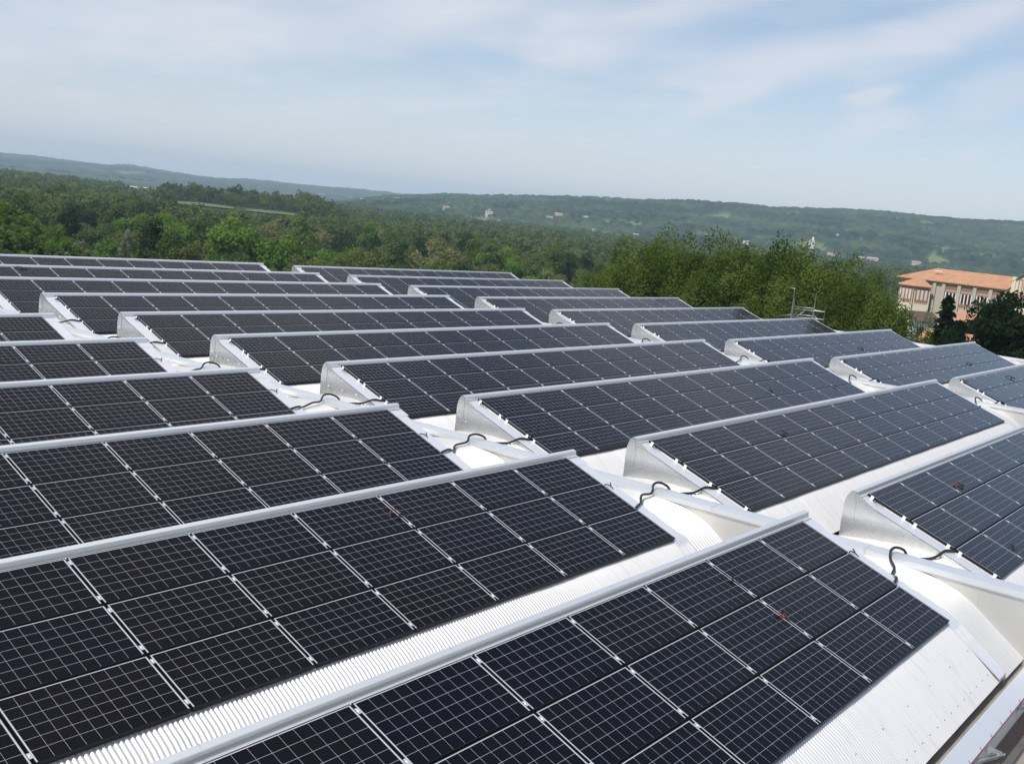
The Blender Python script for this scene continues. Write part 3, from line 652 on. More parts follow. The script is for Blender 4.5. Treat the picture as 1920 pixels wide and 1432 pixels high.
for (r, x, y) in pos:
    z = float(H(x, y)); s = (0.85+0.75*g.random()**1.4) if r < 640 else (0.75+0.65*g.random()**1.3); tp = pxy((x, y, z+14*s)); a = pxy((x, y, z+9*s))
    if tp is None or not (-70 < tp[0] < 1990): continue
    if tp[1] > roof_y(tp[0])+4: continue
    if r < 330 and tp[0] < 195 and z > PLAIN+6: continue     # the shrubby slope stays open
    if any(abs(x-q[0]) < 40 and math.hypot(x-q[0], y-q[1]) < q[3]*0.8 for q in spec_xy): continue
    if any(q[2] > r > q[2]-70 and abs(math.atan2(y-CAM.y, x-CAM.x)-math.atan2(q[1]-CAM.y, q[0]-CAM.x)) < (q[3]*0.9+3)/r for q in spec_xy): continue
    if r > 1000 and clearing(x, y, r): continue
    if 560 < r < 990 and 300 < tp[0] < 566:                     # the meadow on its low rise stays open towards the roof
        if 735 < r < 945 and g.random() > 0.08: continue
        s = min(s, max(0.30, (CAM.z-r*0.0252-z)/14.5)) if r < 800 else s*0.75
    if r < 340 and z > PLAIN+4: s *= 0.62
    v = int(g.integers(4)); patch = float(fbm(x/55, y/55, 3)); kk = KW[int(np.clip((patch-0.22)/0.5*7+g.normal()*1.1, 0, 6.99))]
    if kk == 'pale' and g.random() < 0.5: kk = 'olive'
    if nind < 288:
        zone = 'beyond the left rows' if tp[0] < 500 else 'beyond the middle rows' if tp[0] < 780 else 'beyond the right rows'
        zone = ('of the front edge of the wood ' if r < 300 else 'inside the wood ')+zone
        make_tree('forest_tree', TRUNK[v % 3], forest_crown(v, kk), (x, y, z-0.2), (s*(0.9+0.25*g.random()),)*2+(s,), g.random()*6.28,
                  '%s %s tree %s' % (DESC[kk], SHAPE[v], zone), 'tree', 'trees of the wood beyond the roof'); nind += 1
    else:
        V, t = LOD[2 if r < 560 else 0 if r < 1000 else 1][v]; an = g.random()*6.28; c, sn = math.cos(an), math.sin(an)
        wv = V.copy(); k = s*(1.0 if r < 1000 else 1.25)
        wv[:, 0] = (V[:, 0]*c-V[:, 1]*sn)*k+x; wv[:, 1] = (V[:, 0]*sn+V[:, 1]*c)*k+y; wv[:, 2] = V[:, 2]*s+z
        off = {'pale': 0.55, 'olive': 0.25, 'bright': 0.2, 'mid': 0.0, 'dark': -0.35}[kk]
        VS.append(wv); TS.append(np.clip(t*0.8+off, 0, 1))
V = np.concatenate(VS); me = np_mesh('distant_wood', V, np.arange(len(V)).reshape(-1, 4), LEAF['wood'], np.concatenate(TS))
tag(link('distant_wood', me), 'wide green wood covering the plain up to the foot of the hills', 'wood', kind='stuff')

# shrubs on the slope at the left edge
SH = [crown(90+s, 16, (2.6, 2.6, 2.0), 1.7, 620, 0.42, low=-0.2) for s in range(3)]
SHM = {}
stem = trunk_mesh('stem', 1.8, 0.09, 5, 5, 1.0)
n = 0
for q in range(2600):
    r = 150+130*g.random(); a = 56.5+11*g.random(); x = CAM.x+r*math.cos(rad(a)); y = CAM.y+r*math.sin(rad(a)); z = float(H(x, y))
    p = pxy((x, y, z+2.5))
    if z < PLAIN+6 or p is None or not (-30 < p[0] < 225) or p[1] > roof_y(p[0])+4: continue
    if -5 < p[0] < 32 and 440 < p[1] < 476: continue
    kind = ('bright', 'mid', 'olive', 'bright', 'silver', 'bright', 'mid', 'bright', 'olive', 'mid', 'bright', 'bright', 'mid', 'bright')[int(g.integers(14))]; v = int(g.integers(3))
    if (v, kind) not in SHM: SHM[(v, kind)] = crown_mesh('foliage', SH[v], LEAF[kind])
    s = 0.45+0.6*g.random()**2; t = empty('shrub', (x, y, z-0.1), (0, 0, g.random()*6.28)); t.scale = (s, s, s*0.9)
    link('stem', stem, t); link('foliage', SHM[(v, kind)], t)
    nm = {'bright': 'bright green', 'mid': 'mid green', 'olive': 'olive green', 'silver': 'silvery'}[kind]
    tag(t, '%s shrub on the %s of the green slope at the left edge' % (nm, 'lower part' if z < -13 else 'upper part'), 'shrub', 'shrubs on the green slope'); n += 1
    if n >= 240: break

# tall light-leaved trees beside the right end of the roof
RV = [crown(110+s, 95, (4.5, 4.5, 5.9), 9.9, 42000, 0.13, rc=(0.15, 0.29), low=-0.9, out=0.5, upright=0.8, top=0.9, nz=0.5, cw=0.75) for s in range(3)]
RM = [crown_mesh('crown', v, LEAF['robinia']) for v in RV]
RT = [trunk_mesh('trunk', 12, 0.24, 20+s, 9, 2.6) for s in range(3)]
ROB = [(1150, 472, 84, 0.60), (1190, 456, 88, 0.75), (1232, 449, 86, 0.9), (1280, 438, 84, 0.95), (1325, 437, 88, 0.95), (1368, 452, 82, 0.95), (1412, 447, 86, 1.0), (1456, 449, 80, 0.95), (1505, 460, 84, 0.95), (1548, 472, 78, 0.9), (1590, 490, 80, 0.8), (1625, 505, 76, 0.66), (1652, 532, 74, 0.54), (1692, 592, 70, 0.40), (1240, 505, 74, 0.75), (1390, 500, 72, 0.8), (1525, 530, 70, 0.7), (1610, 550, 68, 0.6)]
OR2 = ['leftmost', 'second', 'third', 'fourth', 'fifth', 'sixth', 'seventh', 'eighth', 'ninth', 'tenth', 'eleventh', 'twelfth', 'thirteenth', 'rightmost']
for i, (px, py, dist, sxy) in enumerate(ROB):
    d = ray(px, py); h = math.hypot(d.x, d.y); x = CAM.x+d.x/h*dist; y = CAM.y+d.y/h*dist; zt = CAM.z+d.z/h*dist; gz = float(H(x, y))
    if x < 53: x += 53-x
    s = (zt-gz)/16.2
    lab = ('%s of the tall feathery yellow green trees beyond the roof end' % OR2[i]) if i < 14 else 'lower feathery tree in the front rank, %s' % ['left of the scaffold by a wide gap', 'below the middle of the tree row', 'just left of the scaffold tower', 'just right of the scaffold tower'][i-14]
    make_tree('feathery_tree', RT[i % 3], RM[i % 3], (x, y, gz-0.2), (sxy*1.05, sxy*1.05, s), i*1.3, lab, 'tree', 'feathery trees beside the roof')
# dark trees at the right edge
DK = crown_mesh('crown', crown(140, 70, (4.6, 4.6, 5.4), 8.6, 13000, 0.30, rc=(0.2, 0.34), low=-0.8, out=0.5), LEAF['deep'])
DT = trunk_mesh('trunk', 9, 0.32, 33, 8, 3)
for i, (px, py, dist, sxy, lab) in enumerate([(1880, 543, 104, 0.92, 'dark green dense tree in front of the brick church at the right edge'), (1945, 566, 92, 0.9, 'dark tree cut by the right edge of the picture'), (1830, 605, 92, 0.62, 'low dark tree left of the dense one, above the roof corner'), (1775, 612, 86, 0.56, 'small dark bushy tree below the conifer')]):
    d = ray(px, py); h = math.hypot(d.x, d.y); x = CAM.x+d.x/h*dist; y = CAM.y+d.y/h*dist; zt = CAM.z+d.z/h*dist; gz = float(H(x, y))
    make_tree('dark_tree', DT, DK, (x, y, gz-0.2), (sxy, sxy, (zt-gz)/14.2), i*2.1+0.4, lab, 'tree')
def conifer(px, py, dist, wid, lab):
    d = ray(px, py); h = math.hypot(d.x, d.y); x = CAM.x+d.x/h*dist; y = CAM.y+d.y/h*dist; zt = CAM.z+d.z/h*dist; gz = float(H(x, y)); ht = zt-gz
    gg = np.random.default_rng(8); Vs = []; Ts = []
    for k in range(26):                                       # whorls of drooping boughs
        f = k/25; zz = ht*(0.12+0.86*f); rr = wid*(1-f)**0.8+0.15
        for a in np.linspace(0, 6.28, 9)[:-1]+gg.random()*2:
            L = rr*(0.75+0.4*gg.random()); m = 16; t = gg.random(m); dr = -0.35*L*t**1.5
            P_ = np.stack([np.cos(a)*L*t, np.sin(a)*L*t, zz+dr], 1)+gg.normal(size=(m, 3))*0.10
            nr = gg.normal(size=(m, 3)); nr[:, 2] += 1.5; nr /= np.linalg.norm(nr, axis=1)[:, None]
            aa = np.cross(nr, gg.normal(size=(m, 3))); aa /= np.linalg.norm(aa, axis=1)[:, None]; bb = np.cross(nr, aa); s = 0.26*(0.6+gg.random((m, 1)))
            Vs.append(np.stack([P_-aa*s, P_-bb*s*.5, P_+aa*s, P_+bb*s*.5], 1).reshape(-1, 3)); Ts.append(np.repeat(t*0.6+0.4*gg.random(m), 4))
    t = empty('conifer', (x, y, gz-0.1)); link('crown', crown_mesh('crown', (np.concatenate(Vs), np.concatenate(Ts)), LEAF['conifer']), t)
    link('trunk', trunk_mesh('trunk', ht*0.9, 0.2, 4, 0), t); tag(t, lab, 'tree')
conifer(1781, 553, 92, 3.4, 'dark pointed conifer in front of the left end of the brick church')
conifer(1803, 600, 88, 1.8, 'short dark conifer right beside the taller pointed one')

# ================================================================== BUILDINGS BEYOND
M_TILE = plain('terracotta_tiles', (0.40, 0.215, 0.125), 0.85, 0, 0.42, 0.8, 0.4, vec=(1, 1, 2))
M_STUCCO = plain('grey_stucco', (0.42, 0.385, 0.31), 0.9, 0, 0.12, 0.6)
M_CREAM = plain('cream_plaster', (0.66, 0.60, 0.45), 0.9, 0, 0.08, 0.7)
M_BRICK = plain('brick_bands', (0.30, 0.17, 0.13), 0.9, 0, 0.2, 3)
M_DARKGLASS = plain('dark_window', (0.02, 0.02, 0.025), 0.2, 0, 0.2, 3)
M_PALEGLASS = plain('pale_window', (0.60, 0.56, 0.48), 0.5, 0, 0.08, 3)
M_WHITE = plain('white_render', (0.70, 0.69, 0.66), 0.9, 0, 0.06, 1)
M_GALV = plain('galvanised_steel', (0.50, 0.52, 0.54), 0.45, 0.6, 0.15, 12)
def church():
    dist = 250.0; d = ray(1812, 535); h = math.hypot(d.x, d.y); x = CAM.x+d.x/h*dist; y = CAM.y+d.y/h*dist
    az = math.atan2(d.y, d.x); rot = az-math.pi/2+rad(-20)       # local +x runs right and towards the viewer, local +y away
    root = empty('brick_church', (x, y, -14.0), (0, 0, rot)); tag(root, 'brick and plaster church with an orange tiled roof at the right edge', 'church')
    E_, Rg = 13.35, 15.95; X0, X1 = -13.5, 9.6; Y1 = 13.0
    w = MB(); w.box(X0, X1, 0, Y1, 0, E_); w.box(X0-1.2, X0, 1.2, Y1-1.2, 0, E_-0.6); wall = w.build('wall', M_STUCCO, root)
    rf = MB(); ym = Y1/2; o = 0.7
    a = [(X0-1.6, -o, E_), (X1+.1, -o, E_), (X1+.1, Y1+o, E_), (X0-1.6, Y1+o, E_), (X0+4.2, ym, Rg), (X1+.1, ym, Rg)]
    for f in ((0, 1, 5, 4), (2, 3, 4, 5), (3, 0, 4)): rf.face([a[i] for i in f])
    rf.box(X0-1.6, X1+.1, -o, -o+0.16, E_-0.20, E_-0.003); rf.box(X0-1.62, X0-1.46, -o+.17, Y1+o, E_-0.20, E_-0.003)
    roof = rf.build('roof', M_TILE, root)
    sk = MB(); sk.box(-8.2, -6.4, 2.45, 3.0, E_+2.0, E_+2.16); sk.build('skylight', M_WHITE, roof)
    px = [-6.6, -4.6, -1.25, 2.05, 5.35, 8.6]
    for q in px:
        b = MB(); b.box(q-0.36, q+0.36, -0.45, -0.002, 0, E_-0.55); b.build('buttress', M_STUCCO, root)
    for i in range(1, 5):
        c0, c1 = px[i]+0.40, px[i+1]-0.40
        fr = MB(); sb = MB()
        fr.box(c0, c1, -0.16, -0.003, E_-1.05, E_-0.62)
        m = 8
        for k in range(m):
            u = c0+(c1-c0)*(k+0.5)/m; fr.box(u-0.10, u+0.10, -0.15, -0.004, E_-1.5, E_-1.05); sb.box(u-0.09, u+0.09, -0.13, -0.004, E_-5.0, E_-4.7)
        sb.box(c0+0.1, c1-0.1, -0.14, -0.003, E_-4.7, E_-4.35); fr.build('frieze', M_BRICK, root); sb.build('sill_band', M_BRICK, root)
        wn = MB(); wn.box(c0+0.08, c1-0.08, -0.06, -0.002, E_-4.34, E_-1.9); win = wn.build('window', M_BRICK, root)
        pn = MB(); cc = (c0+c1)/2
        for k in (-1, 0, 1):
            u = cc+k*0.74; pn.box(u-0.2, u+0.2, -0.085, -0.062, E_-4.2, E_-2.35)
            for t in range(6):
                q = math.pi*(t+0.5)/6; pn.box(u-0.2*math.sin(q), u+0.2*math.sin(q), -0.085, -0.062, E_-2.35+0.2*max(0, math.cos(math.pi/2-t*math.pi/12))-0.001, E_-2.33+0.2*t/6)
        pn.build('pane', M_DARKGLASS, win)
        cl = MB()
        for k in (-0.5, 0.5, 1.5, -1.5): cl.box(cc+k*0.74-0.1, cc+k*0.74+0.1, -0.10, -0.064, E_-4.3, E_-2.2)
        cl.build('colonnette', M_WHITE, win)
    # the polygonal chapel in front of the left end
    ax, R_ = -10.3, 4.0; an = [rad(t) for t in (180, 232, 284, 336)]
    Pp = [(ax+R_*math.cos(t), R_*math.sin(t)*1.0-0.2) for t in an]; Ea = E_-1.5
    ap = MB()
    for i in range(3):
        (x0, y0), (x1, y1) = Pp[i], Pp[i+1]; ap.face([(x0, y0, 0), (x1, y1, 0), (x1, y1, Ea), (x0, y0, Ea)])
    apse = ap.build('apse', M_CREAM, root)
    ar = MB(); top = (ax+0.3, -0.3, Ea+2.0)
    ext = [(ax+(R_+0.55)*math.cos(t), (R_+0.55)*math.sin(t)-0.2) for t in an]
    for i in range(3): ar.face([(ext[i][0], ext[i][1], Ea), (ext[i+1][0], ext[i+1][1], Ea), top])
    for i in range(3): ar.face([(ext[i][0], ext[i][1], Ea-0.16), (ext[i+1][0], ext[i+1][1], Ea-0.16), (ext[i+1][0], ext[i+1][1], Ea), (ext[i][0], ext[i][1], Ea)])
    ar.build('apse_roof', M_TILE, apse)
    for i in range(3):
        (x0, y0), (x1, y1) = Pp[i], Pp[i+1]; dx, dy = x1-x0, y1-y0; L = math.hypot(dx, dy); dx /= L; dy /= L; nx, ny = dy, -dx
        def T(p, x0=x0, y0=y0, dx=dx, dy=dy, nx=nx, ny=ny): return (x0+dx*p[0]+nx*p[1], y0+dy*p[0]+ny*p[1], p[2])
        bk = MB(); bk.box(0.3, L-0.3, 0.002, 0.06, Ea-3.5, Ea-0.35, T=T)
        for k in range(7): u = 0.5+(L-1)*k/6; bk.box(u-0.09, u+0.09, 0.002, 0.06, Ea-3.85, Ea-3.5, T=T)
        bk.build('window', M_BRICK, apse)
        for k in (-1, 0, 1):
            pb = MB(); u = L/2+k*0.85; pb.box(u-0.24, u+0.24, 0.062, 0.085, Ea-3.0, Ea-0.85, T=T); pb.build('window', M_PALEGLASS, apse)
    dp = MB(); dp.tube([(Pp[2][0], Pp[2][1]-0.1, 0), (Pp[2][0], Pp[2][1]-0.1, Ea)], 0.09, 6); dp.build('downpipe', M_BARK, apse)
    # taller gabled transept on the right
    tr = MB(); t0, t1, yt = 10.2, 21.5, -2.2; tm = (t0+t1)/2; Et = 15.2
    tr.box(t0, t1, yt, Y1, 0, Et); tr.face([(t0, yt, Et), (t1, yt, Et), (tm, yt, Et+4.0)]); tr.box(t0-2.6, t0-.002, yt+1.0, 3, 0, E_-1.2)
    tr.face([(t0-2.6, yt+1.0, E_-1.2), (t0-.002, yt+1.0, E_-1.2), (t0-.002, yt+1.0, E_+0.9)]); tr.build('transept', M_CREAM, root)
    tf = MB()
    tf.face([(t0-.5, yt-.4, Et-.2), (tm, yt-.4, Et+4.1), (tm, Y1, Et+4.1), (t0-.5, Y1, Et-.2)]); tf.face([(t1+.5, yt-.4, Et-.2), (t1+.5, Y1, Et-.2), (tm, Y1, Et+4.1), (tm, yt-.4, Et+4.1)])
    tf.face([(t0-2.9, yt+.7, E_-1.3), (t0-.003, yt+.7, E_+1.0), (t0-.003, 3, E_+1.0), (t0-2.9, 3, E_-1.3)]); tf.build('transept_roof', M_TILE, root)
    tb = MB(); tb.box(t0-.25, t0+.45, yt-.3, yt-.002, 0, Et+.9); tb.build('buttress', M_CREAM, root)
    for k in range(4):
        pb = MB(); u = t0+1.4+k*1.0; pb.box(u-0.42, u+0.42, yt-.05, yt-.003, Et-2.4, Et+0.5); wn = pb.build('window', M_BRICK, root)
        pb = MB(); pb.box(u-0.22, u+0.22, yt-.075, yt-.052, Et-2.1, Et+0.2); pb.build('pane', M_PALEGLASS, wn)
    fb = MB(); fb.box(t0+.5, t1, yt-.08, yt-.003, Et-3.0, Et-2.6)
    for k in range(14): fb.box(t0+.7+k*.5, t0+.9+k*.5, yt-.07, yt-.004, Et-3.5, Et-3.0)
    fb.build('frieze', M_BRICK, root)
church()
def house(px, py, dist, w, dpt, hw, hr, yaw, wallm, roofm, lab, cat='house', hit=None, name='house', win=True, group=None):
    if hit is None:
        d = ray(px, py); h = math.hypot(d.x, d.y); loc = (CAM.x+d.x/h*dist, CAM.y+d.y/h*dist, CAM.z+d.z/h*dist)
    else: loc = (hit[0], hit[1], hit[2]+(7.0 if name == 'house' and math.hypot(hit[0]-CAM.x, hit[1]-CAM.y) > 1800 else 0.0))
    az = math.atan2(loc[1]-CAM.y, loc[0]-CAM.x)
    root = empty(name, loc, (0, 0, az-math.pi/2+rad(yaw))); tag(root, lab, cat, group)
    a = MB(); a.box(-w/2, w/2, 0, dpt, -8 if hit is None else -11, hw)
    for x in (-w/2, w/2): a.face([(x, 0, hw), (x, dpt, hw), (x, dpt/2, hw+hr)])
    wl = a.build('wall', wallm, root)
    r = MB(); o = 0.5
    r.face([(-w/2-o, -o, hw-o*hr*2/dpt), (w/2+o, -o, hw-o*hr*2/dpt), (w/2+o, dpt/2, hw+hr+.05), (-w/2-o, dpt/2, hw+hr+.05)])
    r.face([(-w/2-o, dpt+o, hw-o*hr*2/dpt), (-w/2-o, dpt/2, hw+hr+.05), (w/2+o, dpt/2, hw+hr+.05), (w/2+o, dpt+o, hw-o*hr*2/dpt)])
    r.build('roof', roofm, root)
    if win:
        for k in range(max(2, int(w/3))):
            u = -w/2+w*(k+.5)/max(2, int(w/3)); b = MB(); b.box(u-.5, u+.5, -.05, -.003, hw-2.4, hw-1.0); b.build('window', M_DARKGLASS, root)
    return root
house(1770, 652, 92, 4.2, 4.0, 0.2, 1.0, -25, M_BRICK, M_TILE, 'low orange tiled roof showing just beyond the far roof edge', win=False, name='low_house')
house(1806, 598, 178, 2.0, 3.4, 0.0, 1.1, -20, M_BRICK, M_TILE, 'small annex with an orange tiled roof below the church windows', name='annex', cat='annex')
house(1738, 600, 150, 3.2, 4.0, 0.0, 0.9, 35, M_WHITE, M_BARK, 'white rendered house half hidden by leaves below the church apse', name='white_house')
M_FROOF = plain('faded_roof', (0.42, 0.32, 0.27), 0.9, 0, 0.15, 0.3)
M_FAR = [plain('far_white', (0.52, 0.51, 0.49), .9), plain('far_cream', (0.48, 0.43, 0.33), .9), plain('pink_render', (0.46, 0.36, 0.30), .9)]
HS = [(588, 366, 12, 0, 'tiny white house at the left end of the hillside hamlets'), (603, 368, 18, 0, 'white houses pair left of the hilltop chapel'), (656, 374, 14, 0, 'white house below the hilltop chapel'), (677, 377, 10, 0, 'small white house right below the hilltop chapel'), (745, 377, 14, 1, 'cream house high on the middle of the ridge'), (836, 397, 20, 2, 'pink farmhouse alone left of the bright white villa'), (916, 408, 26, 0, 'bright white villa with two roofs on the lower hill'), (917, 400, 10, 0, 'small white house directly above the bright white villa'), (980, 420, 10, 0, 'tiny white house right of the bright white villa'), (1030, 416, 20, 2, 'pinkish house beside the yellow quarry bank'), (1046, 411, 26, 1, 'long cream building on the hillside in the middle'), (1097, 414, 16, 0, 'white house alone right of the long cream building'), (1113, 437, 10, 0, 'tiny pale house low on the hill above the feathery trees'), (1133, 439, 9, 0, 'tiny pale house right of another low on the hill'), (1191, 448, 18, 1, 'cream house peeping over the leftmost feathery trees'), (1397, 462, 20, 0, 'white house just above the middle of the feathery trees'), (1570, 446, 9, 0, 'small white domed house right of the church tower'), (1516, 457, 12, 2, 'pinkish house at the foot of the church tower'), (1556, 487, 24, 2, 'pale house between the feathery tree tops'), (1613, 493, 20, 2, 'reddish house left of the long grey shed'), (1635, 497, 34, 0, 'long grey white shed over the tree tops left of the church'), (1716, 503, 26, 1, 'low pale building behind the church roof')]
for i, (px, py, wp, mi, lab) in enumerate(HS):
    p, r = ground_hit(px, py+2); w = wp*r/FPX*0.55
    house(0, 0, 0, w, w*0.55, min(7, w*0.42), min(2.2, w*0.10), (i*37) % 50-25, M_FAR[mi], M_FROOF, lab, hit=p, win=w > 14)
def tower():
    p, r = ground_hit(1521, 474); k = r/FPX; ht = 29*k; w = 5.4*k
    az = math.atan2(p.y-CAM.y, p.x-CAM.x); root = empty('church_tower', p, (0, 0, az-math.pi/2+.3)); tag(root, 'slender pale church tower with a domed top rising over the feathery trees', 'tower')
    a = MB(); a.box(-w/2, w/2, -w/2, w/2, -4, ht*.42); a.build('base', M_CREAM, root)
    a = MB(); a.box(-w*.45, w*.45, -w*.45, w*.45, ht*.42, ht*.74); a.box(-w*.52, w*.52, -w*.52, w*.52, ht*.74, ht*.77); a.build('belfry', M_WHITE, root)
    a = MB(); a.box(-w*.14, w*.14, -w*.455-.1, -w*.455, ht*.5, ht*.68); a.build('opening', M_DARKGLASS, root)
    a = MB(); a.tube([(0, 0, ht*.77), (0, 0, ht*.85), (0, 0, ht*.92), (0, 0, ht*.97), (0, 0, ht)], [w*.36, w*.36, w*.27, w*.1, w*.02], 10); a.build('dome', M_WHITE, root)
tower()
def hilltop():
    p, r = ground_hit(660, 359.5); k = r/FPX; root = empty('hilltop_chapel', p); tag(root, 'tiny chapel with a tower on the skyline of the far ridge', 'chapel')
    a = MB(); a.box(-3*k, 3*k, -2*k, 2*k, -6, 2.5*k); a.build('wall', M_FAR[2], root); a = MB(); a.box(-.8*k, .8*k, -.8*k, .8*k, 2.5*k, 6*k); a.build('tower', M_FAR[2], root)
hilltop()
for (px, py, wp, lab) in [(243, 352, 26, 'leftmost long white shed on the far plain'), (280, 355.5, 20, 'short white shed beside the leftmost long one'), (474, 370, 20, 'white shed on the far plain above the meadow'), (528, 375, 16, 'small white shed right of the one above the meadow')]:
    p, rr = ground_hit(px, py+2.0); w = wp*rr/FPX
    house(0, 0, 0, w, 18, 4.2, 0.8, 6, M_WHITE, M_WHITE, lab, 'shed', name='white_shed', win=False, hit=p)

# ================================================================== THINGS ON THE ROOF
def scaffold():
    o = empty('scaffold_tower', (49.9, 20.9, -0.95), (0, 0, rad(-50))); tag(o, 'galvanised scaffold tower with guard rails at the far roof edge', 'scaffold')
    def part(nm, tubes):
        m = MB()
        for a, b, r in tubes: m.tube([a, b], r, 7)
        return m.build(nm, M_GALV, o, True)
    for (x, y, h) in ((-1.05, -0.45, 1.75), (1.05, -0.45, 1.45), (-0.75, 0.75, 2.35), (0.72, 0.75, 2.2)): part('post', [((x, y, -11.5), (x, y, h), 0.032)])
    part('guard_rail', [((-1.05, -0.45, 1.12), (1.05, -0.45, 1.12), 0.024), ((-1.05, -0.45, 0.62), (1.05, -0.45, 0.62), 0.024)])
    part('guard_rail', [((-0.75, 0.75, 1.2), (0.72, 0.75, 1.2), 0.02), ((-0.75, 0.75, 0.7), (0.72, 0.75, 0.7), 0.02)])
    part('guard_rail', [((-1.05, -0.45, 1.12), (-0.75, 0.75, 1.12), 0.022), ((1.05, -0.45, 1.12), (0.72, 0.75, 1.12), 0.022), ((-1.55, 0.3, 0.55), (-0.75, 0.75, 0.65), 0.02)])
    part('brace', [((-0.75, -0.45, 0.62), (-0.2, -0.45, 1.12), 0.018), ((0.6, -0.45, 0.62), (0.12, -0.45, 1.12), 0.018), ((-0.45, -0.45, 0.62), (-0.45, -0.45, 0.0), 0.018)])
    part('top_bracket', [((-0.75, 0.75, 2.35), (-1.05, 0.75, 2.4), 0.028)])
    m = MB(); m.box(-1.05, 1.05, -0.45, 0.75, -0.06, 0.0); m.box(-1.05, 1.05, -0.47, -0.45, 0.0, 0.16); m.build('platform', M_GALV, o)
scaffold()
OR3 = ['nearest', 'second nearest', 'third nearest', 'fourth nearest', 'fifth nearest', 'sixth nearest', 'seventh nearest', 'eighth nearest', 'ninth nearest', 'farthest']
rg = random.Random(4)
def bez(pts, n=10):                                            # Catmull-Rom through the points
    P_ = [Vector(p) for p in pts]; P_ = [P_[0]*2-P_[1]]+P_+[P_[-1]*2-P_[-2]]; out = []
    for i in range(1, len(P_)-2):
        for k in range(n):
            t = k/n; a, b, c, d = P_[i-1:i+3]
            out.append(0.5*((2*b)+(c-a)*t+(2*a-5*b+4*c-d)*t*t+(3*b-a-3*c+d)*t**3))
    return out+[P_[-2]]
def conduit(gi, r):
    g0 = GAPS[gi]; zz = (0, 0.01, -0.06)[gi]; yo = (r-1)*D; j = lambda a: rg.uniform(-a, a)
    arch = 0.0+rg.random()*0.13; sx = 1.16+j(0.05)
    def Pt(u, s, z): return (g0+u, yo-s, z+zz)
    pts = [Pt(-.55, 1.68, zp(1.68)-.08), Pt(-.40, 1.68, zp(1.68)-.035), Pt(-.12, 1.63+j(.04), stripz(1.63)+.035), Pt(.12+j(.05), 1.52+j(.05), gapz(1.52)+.05+arch*.2), Pt(.58+j(.1), 1.32+j(.06), gapz(1.32)+.05+arch*.6), Pt(.93, sx+.06, -.70), Pt(1.08, sx, -.60+arch*.35), Pt(1.28, sx+.02, -.575+arch*.3), Pt(1.47, sx+.1, -.63), Pt(1.52, sx+.2, gapz(sx+.2)+.04), Pt(1.75, 1.50, gapz(1.5)+.04), Pt(2.05, 1.60, gapz(1.6)+.05), Pt(2.35, 1.68, stripz(1.68)+.04), Pt(2.62, 1.76, zp(1.76)-.03), Pt(2.75, 1.76, zp(1.76)-.08)]
    if gi == 2: pts = pts[:9]
    m = MB(); c = bez(pts, 8)
    m.tube(c, [0.023+0.0022*(k % 2) for k in range(len(c))], 9)
    o = m.build('cable_conduit', M_CABLE, None, True)
    tag(o, 'black corrugated conduit looped over the parapet right of the %s bay, %s row' % (('left', 'middle', 'right')[gi], OR3[r-1]), 'conduit', 'black cable conduits crossing the parapets')
for r in range(1, 8): conduit(0, r)
for r in range(2, 11): conduit(1, r)
def loop(px, py, r, b, red, lab, big=1.0):
    """a short cable end lying on the panels of row r"""
    d = ray(px, py); n = Vector((0, -math.sin(AL), math.cos(AL))); p0 = Vector((0, (r-1)*D-S0, BAYS[b]['z']-0.078+0.012)); t = (p0-CAM).dot(n)/d.dot(n); c = CAM+d*t
    root = empty('cable_loop', c, (AL, 0, rg.uniform(-0.5, 0.5))); tag(root, lab, 'cable')
    a = MB(); a.tube(bez([(-.10*big, -.02, 0), (-.06*big, .07, .03), (.03*big, .06, .05), (.08*big, 0, .02), (.02*big, -.06, 0)], 6), 0.007*big, 6); a.build('lead', M_REDCABLE if red else M_CABLE, root, True)
    a = MB(); a.tube(bez([(.0, -.08*big, 0), (.05*big, -.02, .03), (.12*big, -.03, .02), (.15*big, -.08, 0)], 6), 0.010*big, 6); a.build('plug', M_CABLE, root, True)
loop(742, 965, 2, 0, True, 'red and black cable ends on a top course panel, left bay, second row', 1.1)
loop(1468, 1157, 1, 0, True, 'red and black cable ends beside the white seam, left bay, nearest row', 1.2)
loop(1367, 1085, 1, 0, False, 'black plug lying between two panels in the nearest row', 0.8)
loop(1796, 910, 1, 1, True, 'red and black cable ends on the nearest row of the middle bay', 1.5)
loop(1897, 1026, 1, 1, False, 'small black plug on the bottom course of the middle bay', 1.0)
loop(1465, 812, 2, 1, False, 'black plug standing on a panel of the middle bay, second row', 1.3)
loop(1445, 733, 3, 1, False, 'dark cable loop on the middle course, middle bay, third row', 1.6)
loop(1565, 726, 3, 1, False, 'tiny black plug near the right end, middle bay, third row', 1.0)
loop(1613, 653, 4, 2, False, 'grey cable loop on the right bay, fourth row', 1.8)
loop(1816, 682, 3, 2, False, 'grey cable loop on the right bay, third row', 2.0)
loop(1892, 708, 2, 2, False, 'round cable loop at the right edge, second row', 2.0)
loop(36, 503, 9, 1, True, 'dull red cable end on the ninth row at the left edge', 2.0)
